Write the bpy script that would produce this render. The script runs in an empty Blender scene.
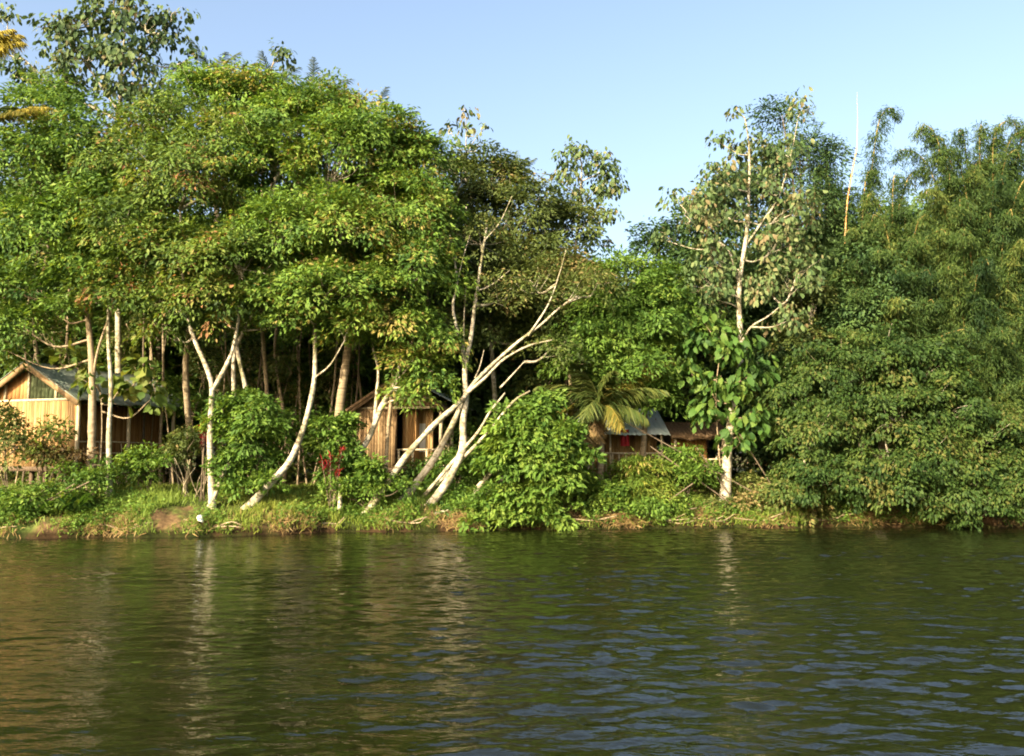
import bpy, math
import numpy as np
from mathutils import Vector

R = math.radians
sc = bpy.context.scene
COL = sc.collection

# ------------------------------------------------------------------ camera
F, CXP, CYP, HZ, CAMZ = 887.0, 512.0, 378.0, 460.0, 2.6
PITCH = math.atan((HZ - CYP) / F)
cam = bpy.data.cameras.new('camera')
camo = bpy.data.objects.new('camera', cam)
COL.objects.link(camo)
camo.location = (0, 0, CAMZ)
camo.rotation_euler = (R(90) + PITCH, 0, 0)
cam.sensor_width = 36
cam.lens = 36 * F / 1024
cam.clip_end = 3000
sc.camera = camo


def P(px, py, Y):
    """point at depth Y metres across the river that the photo shows at px, py"""
    r = (px - CXP) / F
    u = (CYP - py) / F
    fy, fz = math.cos(PITCH), math.sin(PITCH)
    d = np.array([r, fy - u * fz, fz + u * fy])
    return np.array([0, 0, CAMZ]) + d * (Y / d[1])


# ------------------------------------------------------------------ light
SUN_AZ, SUN_EL = 38.0, 25.0        # degrees to the left of straight behind the viewer, height
w = bpy.data.worlds.new('World')
sc.world = w
w.use_nodes = True
nt = w.node_tree
bg = nt.nodes['Background']
sky = nt.nodes.new('ShaderNodeTexSky')
sky.sky_type = 'NISHITA'
sky.sun_disc = False
sky.sun_elevation = R(SUN_EL)
sky.sun_rotation = R(180 + SUN_AZ)
sky.air_density = 1.0
sky.dust_density = 4.5
sky.ozone_density = 0.2
nt.links.new(sky.outputs[0], bg.inputs[0])
bg.inputs[1].default_value = 0.14
sl = bpy.data.lights.new('sun', 'SUN')
sl.energy = 5.0
sl.angle = R(0.6)
sl.color = (1.0, 0.86, 0.62)
so = bpy.data.objects.new('sun', sl)
COL.objects.link(so)
tosun = Vector((-math.sin(R(SUN_AZ)) * math.cos(R(SUN_EL)), -math.cos(R(SUN_AZ)) * math.cos(R(SUN_EL)), math.sin(R(SUN_EL))))
so.rotation_euler = tosun.to_track_quat('Z', 'Y').to_euler()
so.location = (-20, -20, 30)
vs = sc.view_settings
vs.view_transform = 'Standard'
vs.look = 'None'
vs.exposure = 1.42
vs.gamma = 1
vs.use_curve_mapping = False
sc.render.engine = 'CYCLES'
cy = sc.cycles
cy.use_denoising = True
cy.denoiser = 'OPENIMAGEDENOISE'
cy.filter_width = 1.9
cy.max_bounces = 5
cy.diffuse_bounces = 2
cy.glossy_bounces = 2
cy.transmission_bounces = 3
cy.transparent_max_bounces = 4
cy.sample_clamp_indirect = 6
cy.caustics_reflective = False
cy.caustics_refractive = False


# ------------------------------------------------------------------ materials
def newmat(name):
    m = bpy.data.materials.new(name)
    m.use_nodes = True
    t = m.node_tree
    t.nodes.clear()
    return m, t, t.nodes.new, t.links.new


def ramp(t, cols, fac=None):
    n = t.nodes.new('ShaderNodeValToRGB')
    e = n.color_ramp.elements
    while len(e) < len(cols):
        e.new(0.5)
    for i, (p, c) in enumerate(cols):
        e[i].position = p
        e[i].color = (*c, 1)
    if fac is not None:
        t.links.new(fac, n.inputs[0])
    return n


def leaf_mat(name, cols, trans=0.3, rough=0.58, spec=0.2):
    m, t, N, L = newmat(name)
    a = N('ShaderNodeAttribute')
    a.attribute_name = 'tone'
    rp = ramp(t, cols, a.outputs['Fac'])
    p = N('ShaderNodeBsdfPrincipled')
    p.inputs['Roughness'].default_value = rough
    p.inputs['Specular IOR Level'].default_value = spec
    L(rp.outputs[0], p.inputs['Base Color'])
    tr = N('ShaderNodeBsdfTranslucent')
    mx = N('ShaderNodeMix')
    mx.data_type = 'RGBA'
    mx.blend_type = 'MULTIPLY'
    mx.inputs[0].default_value = 1
    L(rp.outputs[0], mx.inputs[6])
    mx.inputs[7].default_value = (1.5, 1.35, 0.7, 1)
    L(mx.outputs[2], tr.inputs[0])
    ms = N('ShaderNodeMixShader')
    ms.inputs[0].default_value = trans
    L(p.outputs[0], ms.inputs[1])
    L(tr.outputs[0], ms.inputs[2])
    o = N('ShaderNodeOutputMaterial')
    L(ms.outputs[0], o.inputs[0])
    return m


def noise_mat(name, cols, scale=(1, 1, 1), nscale=4.0, detail=6, rough=0.85, bump=0.3, spec=0.2, metallic=0.0, attr=False, bscale=None):
    """colour ramp over object-space noise (optionally shifted by each piece's own tone)"""
    m, t, N, L = newmat(name)
    tc = N('ShaderNodeTexCoord')
    mp = N('ShaderNodeMapping')
    mp.inputs['Scale'].default_value = scale
    L(tc.outputs['Object'], mp.inputs[0])
    n = N('ShaderNodeTexNoise')
    n.inputs['Scale'].default_value = nscale
    n.inputs['Detail'].default_value = detail
    n.inputs['Roughness'].default_value = 0.6
    L(mp.outputs[0], n.inputs['Vector'])
    fac = n.outputs[0]
    if attr:
        a = N('ShaderNodeAttribute')
        a.attribute_name = 'tone'
        ma = N('ShaderNodeMath')
        ma.operation = 'MULTIPLY_ADD'
        L(a.outputs['Fac'], ma.inputs[0])
        ma.inputs[1].default_value = 0.6
        sb = N('ShaderNodeMath')
        sb.operation = 'SUBTRACT'
        L(fac, sb.inputs[0])
        sb.inputs[1].default_value = 0.3
        L(sb.outputs[0], ma.inputs[2])
        fac = ma.outputs[0]
    rp = ramp(t, cols, fac)
    p = N('ShaderNodeBsdfPrincipled')
    p.inputs['Roughness'].default_value = rough
    p.inputs['Specular IOR Level'].default_value = spec
    p.inputs['Metallic'].default_value = metallic
    L(rp.outputs[0], p.inputs['Base Color'])
    if bump:
        b = N('ShaderNodeBump')
        b.inputs['Strength'].default_value = bump
        b.inputs['Distance'].default_value = 0.03
        L(n.outputs[0], b.inputs['Height'])
        L(b.outputs[0], p.inputs['Normal'])
    o = N('ShaderNodeOutputMaterial')
    L(p.outputs[0], o.inputs[0])
    return m


M = {}
G = lambda r, g, b: (r, g, b)
M['canopy'] = leaf_mat('canopy_leaf', [(0, G(0.035, 0.080, 0.017)), (.35, G(0.086, 0.166, 0.027)), (.7, G(0.153, 0.250, 0.038)), (.93, G(0.220, 0.289, 0.051)), (1, G(0.260, 0.215, 0.060))], .32)
M['canopy_b'] = leaf_mat('canopy_rusty_leaf', [(0, G(0.039, 0.074, 0.021)), (.4, G(0.091, 0.157, 0.027)), (.7, G(0.152, 0.223, 0.038)), (.93, G(0.213, 0.213, 0.053)), (1, G(0.285, 0.151, 0.067))], .32)
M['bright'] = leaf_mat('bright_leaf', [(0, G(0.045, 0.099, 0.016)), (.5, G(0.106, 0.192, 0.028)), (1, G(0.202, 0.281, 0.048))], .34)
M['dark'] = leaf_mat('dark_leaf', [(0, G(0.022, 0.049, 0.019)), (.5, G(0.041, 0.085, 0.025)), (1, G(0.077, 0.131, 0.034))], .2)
M['olive'] = leaf_mat('olive_leaf', [(0, G(0.037, 0.059, 0.015)), (.5, G(0.081, 0.114, 0.025)), (.85, G(0.137, 0.161, 0.040)), (1, G(0.212, 0.161, 0.062))], .28)
M['teak'] = leaf_mat('teak_leaf', [(0, G(0.031, 0.058, 0.022)), (.35, G(0.066, 0.111, 0.035)), (.65, G(0.114, 0.159, 0.055)), (.85, G(0.167, 0.180, 0.075)), (1, G(0.176, 0.138, 0.065))], .22, .6, .2)
M['teakgreen'] = leaf_mat('teak_green_leaf', [(0, G(.030, .075, .015)), (.5, G(.065, .135, .022)), (1, G(.13, .19, .035))], .3, .6, .2)
M['bamboo'] = leaf_mat('bamboo_leaf', [(0, G(0.015, 0.039, 0.011)), (.45, G(0.042, 0.081, 0.017)), (.8, G(0.078, 0.122, 0.025)), (1, G(0.130, 0.152, 0.032))], .3)
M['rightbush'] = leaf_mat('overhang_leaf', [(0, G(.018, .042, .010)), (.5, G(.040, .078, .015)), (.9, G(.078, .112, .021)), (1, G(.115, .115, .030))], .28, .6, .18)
M['roundleaf'] = leaf_mat('round_leaf', [(0, G(.05, .095, .018)), (.5, G(.11, .155, .028)), (1, G(.20, .22, .05))], .35)
M['red'] = leaf_mat('red_leaf', [(0, G(.05, .018, .015)), (.4, G(.13, .012, .018)), (.75, G(.30, .016, .026)), (1, G(.42, .03, .04))], .25)
M['darkred'] = leaf_mat('maroon_leaf', [(0, G(.05, .035, .015)), (.5, G(.09, .055, .02)), (1, G(.09, .12, .03))], .25)
M['frondyellow'] = leaf_mat('yellow_frond', [(0, G(.07, .085, .016)), (.5, G(.15, .145, .026)), (1, G(.28, .21, .042))], .3)
M['frondgold'] = leaf_mat('golden_frond', [(0, G(.20, .19, .03)), (.5, G(.34, .29, .05)), (1, G(.46, .38, .08))], .35)
M['frondgreen'] = leaf_mat('green_frond', [(0, G(.035, .065, .015)), (.5, G(.07, .10, .022)), (1, G(.14, .15, .035))], .28)
M['grass'] = leaf_mat('grass_blade', [(0, G(0.073, 0.129, 0.018)), (.5, G(0.146, 0.207, 0.028)), (.85, G(0.246, 0.246, 0.045)), (1, G(0.370, 0.291, 0.101))], .3)
M['straw'] = leaf_mat('dry_blade', [(0, G(.13, .085, .035)), (.5, G(.23, .15, .06)), (1, G(.34, .25, .10))], .2)

def bark_mat(name, light, mid, dark, moss):
    m, t, N, L = newmat(name)
    tc = N('ShaderNodeTexCoord')
    def nz(scale, sc, det):
        mp = N('ShaderNodeMapping')
        mp.inputs['Scale'].default_value = sc
        L(tc.outputs['Object'], mp.inputs[0])
        n = N('ShaderNodeTexNoise')
        n.inputs['Scale'].default_value = scale
        n.inputs['Detail'].default_value = det
        n.inputs['Roughness'].default_value = .65
        L(mp.outputs[0], n.inputs['Vector'])
        return n
    a = nz(5.5, (1, 1, 1.5), 8)
    b = nz(1.1, (1, 1, .8), 5)
    r = ramp(t, [(.34, dark), (.45, mid), (.54, light), (.63, light), (.72, mid)], a.outputs[0])
    r2 = ramp(t, [(.47, (0, 0, 0)), (.62, (1, 1, 1))], b.outputs[0])
    mx = N('ShaderNodeMix')
    mx.data_type = 'RGBA'
    L(r2.outputs[0], mx.inputs[0])
    L(r.outputs[0], mx.inputs[6])
    r3 = ramp(t, [(.40, dark), (.52, moss), (.66, mid)], a.outputs[0])
    L(r3.outputs[0], mx.inputs[7])
    p = N('ShaderNodeBsdfPrincipled')
    p.inputs['Roughness'].default_value = .9
    p.inputs['Specular IOR Level'].default_value = .15
    L(mx.outputs[2], p.inputs['Base Color'])
    bp = N('ShaderNodeBump')
    bp.inputs['Strength'].default_value = .7
    bp.inputs['Distance'].default_value = .03
    L(a.outputs[0], bp.inputs['Height'])
    L(bp.outputs[0], p.inputs['Normal'])
    o = N('ShaderNodeOutputMaterial')
    L(p.outputs[0], o.inputs[0])
    return m


M['whitebark'] = bark_mat('white_bark', G(.50, .45, .34), G(.34, .29, .20), G(.12, .10, .06), G(.20, .19, .09))
M['tanbark'] = noise_mat('tan_bark', [(0.25, G(.15, .11, .065)), (.5, G(.30, .23, .14)), (.75, G(.42, .34, .22))], (2, 2, 5), 2.5, 7, .9, .5)
M['brownbark'] = noise_mat('brown_bark', [(0.25, G(.06, .045, .03)), (.5, G(.13, .10, .065)), (.75, G(.22, .17, .11))], (2, 2, 1), 3, 7, .9, .5)
M['palmbark'] = noise_mat('ringed_palm_bark', [(0.3, G(.11, .08, .05)), (.5, G(.26, .20, .12)), (.7, G(.36, .29, .18))], (.6, .6, 7), 1.6, 4, .9, .8)
M['culm'] = noise_mat('culm', [(0.3, G(.20, .16, .05)), (.6, G(.34, .24, .08))], (1, 1, 1), 3, 3, .5, .1)
M['orangeculm'] = noise_mat('orange_culm', [(0.3, G(.45, .22, .07)), (.5, G(.60, .33, .12)), (.75, G(.62, .46, .25))], (1, 1, 1), 1.5, 3, .5, .1)
M['plank'] = noise_mat('bamboo_plank', [(0.05, G(.10, .055, .022)), (.3, G(.23, .13, .048)), (.6, G(.36, .22, .085)), (.9, G(.46, .32, .15))], (5, 5, .8), 1.6, 8, .75, .4, .2, 0, True)
M['woven'] = noise_mat('woven_wall', [(0.1, G(.10, .060, .030)), (.45, G(.21, .135, .065)), (.7, G(.30, .20, .10)), (.95, G(.38, .27, .14))], (5, 5, 5), 1.2, 5, .85, .4, .15, 0, True)
M['orangewall'] = noise_mat('orange_wall', [(0.1, G(.20, .09, .03)), (.45, G(.36, .18, .06)), (.75, G(.46, .26, .10))], (6, 6, .7), 2, 5, .75, .3, .2, 0, True)
M['post'] = noise_mat('pale_post', [(0.25, G(.34, .26, .15)), (.55, G(.52, .43, .28)), (.8, G(.62, .54, .38))], (4, 4, 1), 3, 5, .75, .2)
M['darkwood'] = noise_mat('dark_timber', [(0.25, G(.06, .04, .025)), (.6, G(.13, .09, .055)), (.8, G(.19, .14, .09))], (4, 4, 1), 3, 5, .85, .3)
M['tin'] = noise_mat('weathered_tin', [(0.25, G(.10, .14, .11)), (.45, G(.20, .25, .20)), (.58, G(.30, .33, .27)), (.66, G(.20, .12, .06)), (.78, G(.14, .08, .04))], (.9, .9, 1.4), 1.3, 9, .6, .15, .35, .2)
M['bluetin'] = noise_mat('pale_tin', [(0.25, G(.42, .50, .47)), (.5, G(.56, .64, .60)), (.62, G(.62, .66, .61)), (.74, G(.32, .24, .16))], (.9, .9, 1.2), 1.3, 8, .5, .08, .4, .05)
M['thatch'] = noise_mat('brown_thatch', [(0.25, G(.07, .045, .025)), (.55, G(.17, .11, .06)), (.8, G(.26, .18, .10))], (8, 2, 2), 2, 6, .95, .8)
M['screen'] = noise_mat('green_screen', [(0.3, G(.045, .060, .025)), (.7, G(.085, .10, .045))], (1, 1, 1), 3, 4, .8, .1)
M['curtain'] = noise_mat('white_curtain', [(0.3, G(.55, .53, .48)), (.7, G(.72, .70, .65))], (6, 6, .5), 2, 3, .9, .4)
M['redcloth'] = noise_mat('red_cloth', [(0.3, G(.26, .015, .02)), (.7, G(.46, .04, .045))], (9, 9, 3), 2, 4, .9, .5)
M['plastic'] = noise_mat('white_plastic', [(0.3, G(.65, .64, .60)), (.7, G(.78, .77, .74))], (4, 4, 4), 3, 4, .5, .5)
M['pole'] = noise_mat('pale_pole', [(0.3, G(.34, .25, .16)), (.7, G(.45, .35, .24))], (1, 1, 1), 3, 3, .6, .0)


def ground_material():
    m, t, N, L = newmat('river_bank_soil')
    tc = N('ShaderNodeTexCoord')
    n = N('ShaderNodeTexNoise')
    n.inputs['Scale'].default_value = 0.55
    n.inputs['Detail'].default_value = 8
    n.inputs['Roughness'].default_value = .65
    L(tc.outputs['Object'], n.inputs['Vector'])
    n2 = N('ShaderNodeTexNoise')
    n2.inputs['Scale'].default_value = 6
    n2.inputs['Detail'].default_value = 8
    L(tc.outputs['Object'], n2.inputs['Vector'])
    rp = ramp(t, [(.36, G(.055, .085, .018)), (.48, G(.10, .115, .028)), (.56, G(.15, .095, .045)), (.75, G(.21, .135, .065))], n.outputs[0])
    r2 = ramp(t, [(.3, G(.45, .45, .45)), (.7, G(1.1, 1.1, 1.1))], n2.outputs[0])
    mx = N('ShaderNodeMix')
    mx.data_type = 'RGBA'
    mx.blend_type = 'MULTIPLY'
    mx.inputs[0].default_value = 1
    L(rp.outputs[0], mx.inputs[6])
    L(r2.outputs[0], mx.inputs[7])
    sx = N('ShaderNodeSeparateXYZ')
    L(tc.outputs['Object'], sx.inputs[0])
    ad = N('ShaderNodeMath')
    ad.operation = 'MULTIPLY_ADD'
    L(n2.outputs[0], ad.inputs[0])
    ad.inputs[1].default_value = -.25
    L(sx.outputs[2], ad.inputs[2])
    wet = ramp(t, [(.02, G(.28, .26, .24)), (.16, G(1, 1, 1))], ad.outputs[0])
    m2 = N('ShaderNodeMix')
    m2.data_type = 'RGBA'
    m2.blend_type = 'MULTIPLY'
    m2.inputs[0].default_value = 1
    L(mx.outputs[2], m2.inputs[6])
    L(wet.outputs[0], m2.inputs[7])
    p = N('ShaderNodeBsdfPrincipled')
    p.inputs['Roughness'].default_value = .95
    p.inputs['Specular IOR Level'].default_value = .1
    L(m2.outputs[2], p.inputs['Base Color'])
    b = N('ShaderNodeBump')
    b.inputs['Strength'].default_value = .8
    b.inputs['Distance'].default_value = .06
    L(n2.outputs[0], b.inputs['Height'])
    L(b.outputs[0], p.inputs['Normal'])
    o = N('ShaderNodeOutputMaterial')
    L(p.outputs[0], o.inputs[0])
    return m


def water_material():
    m, t, N, L = newmat('murky_river_water')
    tc = N('ShaderNodeTexCoord')
    hs = []
    for sx, sy, sc_, dist in ((1.0, 2.2, 2.6, .0), (1.2, 2.6, 7.5, .0)):
        mp = N('ShaderNodeMapping')
        mp.inputs['Scale'].default_value = (sx, sy, 1)
        mp.inputs['Rotation'].default_value = (0, 0, R(6))
        L(tc.outputs['Object'], mp.inputs[0])
        n = N('ShaderNodeTexNoise')
        n.inputs['Scale'].default_value = sc_
        n.inputs['Detail'].default_value = 3
        n.inputs['Distortion'].default_value = dist
        L(mp.outputs[0], n.inputs['Vector'])
        hs.append(n.outputs[0])
    pn = N('ShaderNodeTexNoise')          # gusts: rough and smooth patches of the surface
    mp = N('ShaderNodeMapping')
    mp.inputs['Scale'].default_value = (.5, 1.1, 1)
    L(tc.outputs['Object'], mp.inputs[0])
    pn.inputs['Scale'].default_value = .32
    pn.inputs['Detail'].default_value = 4
    L(mp.outputs[0], pn.inputs['Vector'])
    pr = ramp(t, [(.36, G(.3, .3, .3)), (.62, G(1, 1, 1))], pn.outputs[0])
    p = N('ShaderNodeBsdfPrincipled')
    p.inputs['Base Color'].default_value = (.0062, .0074, .0022, 1)
    p.inputs['Roughness'].default_value = .02
    p.inputs['IOR'].default_value = 1.42
    p.inputs['Specular IOR Level'].default_value = .8
    prev = None
    for h, d in zip(hs, (.035, .007)):
        b = N('ShaderNodeBump')
        b.inputs['Distance'].default_value = d
        L(pr.outputs[0], b.inputs['Strength'])
        L(h, b.inputs['Height'])
        if prev:
            L(prev.outputs[0], b.inputs['Normal'])
        prev = b
    L(prev.outputs[0], p.inputs['Normal'])
    o = N('ShaderNodeOutputMaterial')
    L(p.outputs[0], o.inputs[0])
    return m


M['ground'] = ground_material()
M['water'] = water_material()


# ------------------------------------------------------------------ mesh helpers
def tag(o, label=None, cat=None, group=None, kind=None):
    if label: o['label'] = label
    if cat: o['category'] = cat
    if group: o['group'] = group
    if kind: o['kind'] = kind
    return o


def empty(name, loc, rz=0.0):
    o = bpy.data.objects.new(name, None)
    COL.objects.link(o)
    o.location = loc
    o.rotation_euler = (0, 0, rz)
    o.empty_display_size = .3
    return o


def mesh_from(name, verts, faces, nper, mat, tone=None, smooth=False):
    """faces: (n, nper) int array"""
    me = bpy.data.meshes.new(name)
    verts = np.ascontiguousarray(verts, dtype=np.float32)
    faces = np.ascontiguousarray(faces, dtype=np.int32)
    me.vertices.add(len(verts))
    me.vertices.foreach_set('co', verts.ravel())
    me.loops.add(faces.size)
    me.loops.foreach_set('vertex_index', faces.ravel())
    me.polygons.add(len(faces))
    me.polygons.foreach_set('loop_start', np.arange(0, faces.size, nper, dtype=np.int32))
    me.update(calc_edges=True)
    if smooth:
        me.polygons.foreach_set('use_smooth', np.ones(len(faces), dtype=bool))
    if tone is not None:
        a = me.attributes.new('tone', 'FLOAT', 'POINT')
        a.data.foreach_set('value', np.ascontiguousarray(tone, dtype=np.float32))
    me.materials.append(mat)
    return me


def link(name, me, parent=None, loc=None):
    o = bpy.data.objects.new(name, me)
    COL.objects.link(o)
    if parent: o.parent = parent
    if loc is not None: o.location = loc
    return o


class Tubes:
    def __init__(s):
        s.v, s.f, s.n = [], [], 0

    def add(s, pts, r0, r1, k=6, power=1.0, sub=4, rr=None, seed=None, wob=0.0, flare=0.0):
        pts = np.asarray(pts, float)
        if sub > 1 and len(pts) > 2:           # Catmull-Rom
            q = np.vstack([2 * pts[0] - pts[1], pts, 2 * pts[-1] - pts[-2]])
            out = []
            for i in range(1, len(q) - 2):
                for t in np.linspace(0, 1, sub, endpoint=False):
                    a, b, c, d = q[i - 1], q[i], q[i + 1], q[i + 2]
                    out.append(.5 * (2 * b + (c - a) * t + (2 * a - 5 * b + 4 * c - d) * t * t + (3 * b - a - 3 * c + d) * t ** 3))
            out.append(pts[-1])
            pts = np.array(out)
        n = len(pts)
        T = np.gradient(pts, axis=0)
        T /= np.linalg.norm(T, axis=1)[:, None] + 1e-9
        ref = np.array([0, 1.0, 0.05]) if abs(T[:, 1]).mean() < .8 else np.array([1.0, 0, 0])
        A = np.cross(T, ref)
        A /= np.linalg.norm(A, axis=1)[:, None] + 1e-9
        B = np.cross(T, A)
        tt = np.linspace(0, 1, n)
        rad = r0 + (r1 - r0) * tt ** power
        if flare:
            rad = rad * (1 + flare * np.exp(-tt * 14))
        if wob:
            rg = np.random.default_rng(seed or 1)
            rad = rad * (1 + wob * rg.normal(size=n))
        ang = np.linspace(0, 2 * np.pi, k, endpoint=False)
        ring = pts[:, None, :] + rad[:, None, None] * (np.cos(ang)[None, :, None] * A[:, None, :] + np.sin(ang)[None, :, None] * B[:, None, :])
        s.v.append(ring.reshape(-1, 3))
        i = np.arange(n - 1)[:, None] * k
        j = np.arange(k)[None, :]
        jn = (j + 1) % k
        f = np.stack([i + j, i + jn, i + k + jn, i + k + j], -1).reshape(-1, 4) + s.n
        s.f.append(f)
        s.n += n * k
        if k >= 5:                              # close the cut end
            s.v.append(np.array([pts[-1] + T[-1] * r1 * .3]))
            b0 = s.n - k
            c = np.array([[b0 + a, b0 + (a + 1) % k, s.n, s.n] for a in range(k)])
            s.capf = getattr(s, 'capf', [])
            s.capf.append(c[:, :3])
            s.n += 1
        return pts

    def build(s, name, mat, parent=None, local=False):
        V = np.vstack(s.v)
        q = np.vstack(s.f)
        t1, t2 = q[:, [0, 1, 2]], q[:, [0, 2, 3]]
        f = np.vstack([t1, t2] + getattr(s, 'capf', []))
        off = np.array(parent.location) if parent and not local else 0
        return link(name, mesh_from(name, V - off, f, 3, mat, smooth=True), parent)


def norm(a):
    return a / (np.linalg.norm(a, axis=-1, keepdims=True) + 1e-9)


def leaf_geometry(C, D, Nn, Ln, Wd, tone, kind):
    D = norm(D)
    S = norm(np.cross(D, Nn))
    U = np.cross(S, D)
    n = len(C)
    L_, W_ = Ln[:, None], Wd[:, None]
    if kind == 'kite':
        v = np.stack([C, C + D * L_ * .42 + S * W_ * .5 + U * W_ * .16, C + D * L_ - U * L_ * .12, C + D * L_ * .42 - S * W_ * .5 + U * W_ * .16], 1)
        base = np.arange(n)[:, None, None] * 4
        f = base + np.array([[0, 1, 2], [0, 2, 3]])[None]
        m = 4
    elif kind == 'blade':
        v = np.stack([C - S * W_ * .5, C + S * W_ * .5, C + D * L_ * .6 + S * W_ * .4, C + D * L_ - U * L_ * .25, C + D * L_ * .6 - S * W_ * .4], 1)
        base = np.arange(n)[:, None, None] * 5
        f = base + np.array([[0, 1, 2], [0, 2, 4], [4, 2, 3]])[None]
        m = 5
    else:                                       # broad oval leaf, folded and drooping
        a, b = C + D * L_ * .30 + U * L_ * .02, C + D * L_ * .68 - U * L_ * .05
        v = np.stack([C, a + S * W_ * .42 + U * W_ * .12, a, a - S * W_ * .42 + U * W_ * .12,
                      b + S * W_ * .48 + U * W_ * .06, b, b - S * W_ * .48 + U * W_ * .06, C + D * L_ - U * L_ * .22], 1)
        base = np.arange(n)[:, None, None] * 8
        f = base + np.array([[0, 1, 2], [0, 2, 3], [1, 4, 5], [1, 5, 2], [2, 5, 6], [2, 6, 3], [4, 7, 5], [5, 7, 6]])[None]
        m = 8
    return v.reshape(-1, 3), f.reshape(-1, 3), np.repeat(tone, m)


class Leaves:
    def __init__(s):
        s.a = []

    def add(s, C, D, N, L, W, tone):
        s.a.append((C, D, N, L, W, tone))

    def count(s):
        return sum(len(x[0]) for x in s.a)

    def build(s, name, mat, parent=None, kind='kite'):
        C, D, N, L, W, t = [np.concatenate([x[i] for x in s.a]) for i in range(6)]
        v, f, tn = leaf_geometry(C, D, N, L, W, np.clip(t, 0, 1), kind)
        off = np.array(parent.location) if parent else 0
        return link(name, mesh_from(name, v - off, f, 3, mat, tone=tn), parent)


UP = np.array([0, 0, 1.0])


def spray(lv, rg, c, out, n, r, flat, ll, lw, droop=.45, spread=.5, tone0=.5, tspread=.2):
    """one leafy spray: a flattened disc of leaves tilted outward"""
    ax = norm(UP * .9 + out * .55 + rg.normal(size=3) * .25)
    e1 = norm(np.cross(ax, rg.normal(size=3)))
    e2 = np.cross(ax, e1)
    ph = rg.uniform(0, 2 * np.pi, n)
    rr = r * np.sqrt(rg.uniform(0, 1, n))
    h = rg.normal(size=n) * flat * r
    rad = np.cos(ph)[:, None] * e1 + np.sin(ph)[:, None] * e2
    C = c + rad * rr[:, None] + ax * h[:, None] - UP * ((rr / r) ** 2 * r * .22)[:, None]
    D = rad * 1.0 + out * .5 - UP * droop + rg.normal(size=(n, 3)) * spread
    N = ax + out * .3 + rg.normal(size=(n, 3)) * .55
    s = rg.uniform(.5, 1.4, n)
    lv.add(C, D, N, ll * s, lw * s * rg.uniform(.85, 1.15, n), tone0 + rg.normal(size=n) * tspread)


# ------------------------------------------------------------------ terrain
EX = np.array([-400, -60, -17.3, -10.7, -6.7, -2.3, 1.8, 7.3, 12.5, 19.9, 60, 400.])
EY = np.array([28, 28, 29.95, 30.4, 32.3, 32.9, 33.8, 34.3, 34.9, 34.6, 36, 36.])


def edge(x):
    x = np.asarray(x, float)
    return np.interp(x, EX, EY) + .20 * np.sin(x * 1.3 + .4) * np.sin(x * .37 + 1) + .13 * np.sin(x * 3.1) * np.sin(x * .9) + .07 * np.sin(x * 7.3 + 1) + .03 * np.sin(x * 17.0)


DX = [-90, -8, -1.2, 0, .22, 1.1, 2.4, 4.5, 10, 40, 200, 900]
DZ = [-3, -1.8, -.35, 0, .38, .72, 1.12, 1.38, 1.5, 1.9, 4, 9]


def gz(x, y):
    x = np.asarray(x, float)
    y = np.asarray(y, float)
    d = y - edge(x)
    z = np.interp(d, DX, DZ)
    k = np.clip(d * 2, 0, 1)
    return z + k * (.07 * np.sin(x * 1.1 + y * .9) + .05 * np.sin(x * 2.7 - y * 1.9) + .03 * np.sin(x * 6.1 + y * 5.3))


def graded(lo, hi, a, b, fine, coarse):
    left = lo + (a - lo) * (np.linspace(0, 1, coarse, endpoint=False) ** .6)
    right = b + (hi - b) * (np.linspace(0, 1, coarse + 1)[1:] ** 1.7)
    return np.concatenate([left, np.arange(a, b, fine), [b], right])


def sheet(name, xs, ys, zf, mat):
    X, Y = np.meshgrid(xs, ys)
    V = np.stack([X, Y, zf(X, Y)], -1).reshape(-1, 3)
    nx, ny = len(xs), len(ys)
    i = (np.arange(ny - 1)[:, None] * nx + np.arange(nx - 1)[None]).ravel()
    f = np.stack([i, i + 1, i + nx + 1, i + nx], 1)
    return link(name, mesh_from(name, V, f, 4, mat, smooth=True))


tag(sheet('ground', graded(-600, 600, -28, 28, .2, 30), graded(-120, 1200, 27, 46, .16, 30), gz, M['ground']), kind='structure')

rgw = np.random.default_rng(5)
waves = []
for i in range(84):
    lam = math.exp(rgw.uniform(math.log(.15), math.log(1.15)))
    a = R(90) + rgw.normal() * R(23)
    kk = 2 * math.pi / lam
    waves.append((kk * math.cos(a), kk * math.sin(a), rgw.uniform(0, 6.28), .0190 * (.45 / lam) ** .15 * rgw.uniform(.5, 1.5) / kk))


def wz(X, Y):
    z = np.zeros_like(X)
    patch = .65 + .35 * np.sin(X * .31 + Y * .53 + 1.0) * np.sin(X * .17 - Y * .41 + .3) + .62 * np.clip((X + 5) / 9, -.05, 1)
    for kx, ky, p, a in waves:
        z += a * np.sin(kx * X + ky * Y + p + .7 * np.sin(X * .5 + Y * .23 + p * 2) + .5 * np.sin(X * 1.1 - Y * .6 + p * 5))
    k = np.clip((40 - np.hypot(X, Y - 4)) / 12, 0, 1)
    return z * patch * k


tag(sheet('water', graded(-600, 600, -23, 23, .08, 25), graded(-120, 45, 6.5, 36, .04, 25), wz, M['water']), kind='structure')


# ------------------------------------------------------------------ plants
def foot(p):
    return np.array([p[0], p[1], float(gz(p[0], p[1])) - .12])


def pts3(lst):
    return np.array([P(*q) for q in lst])


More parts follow.
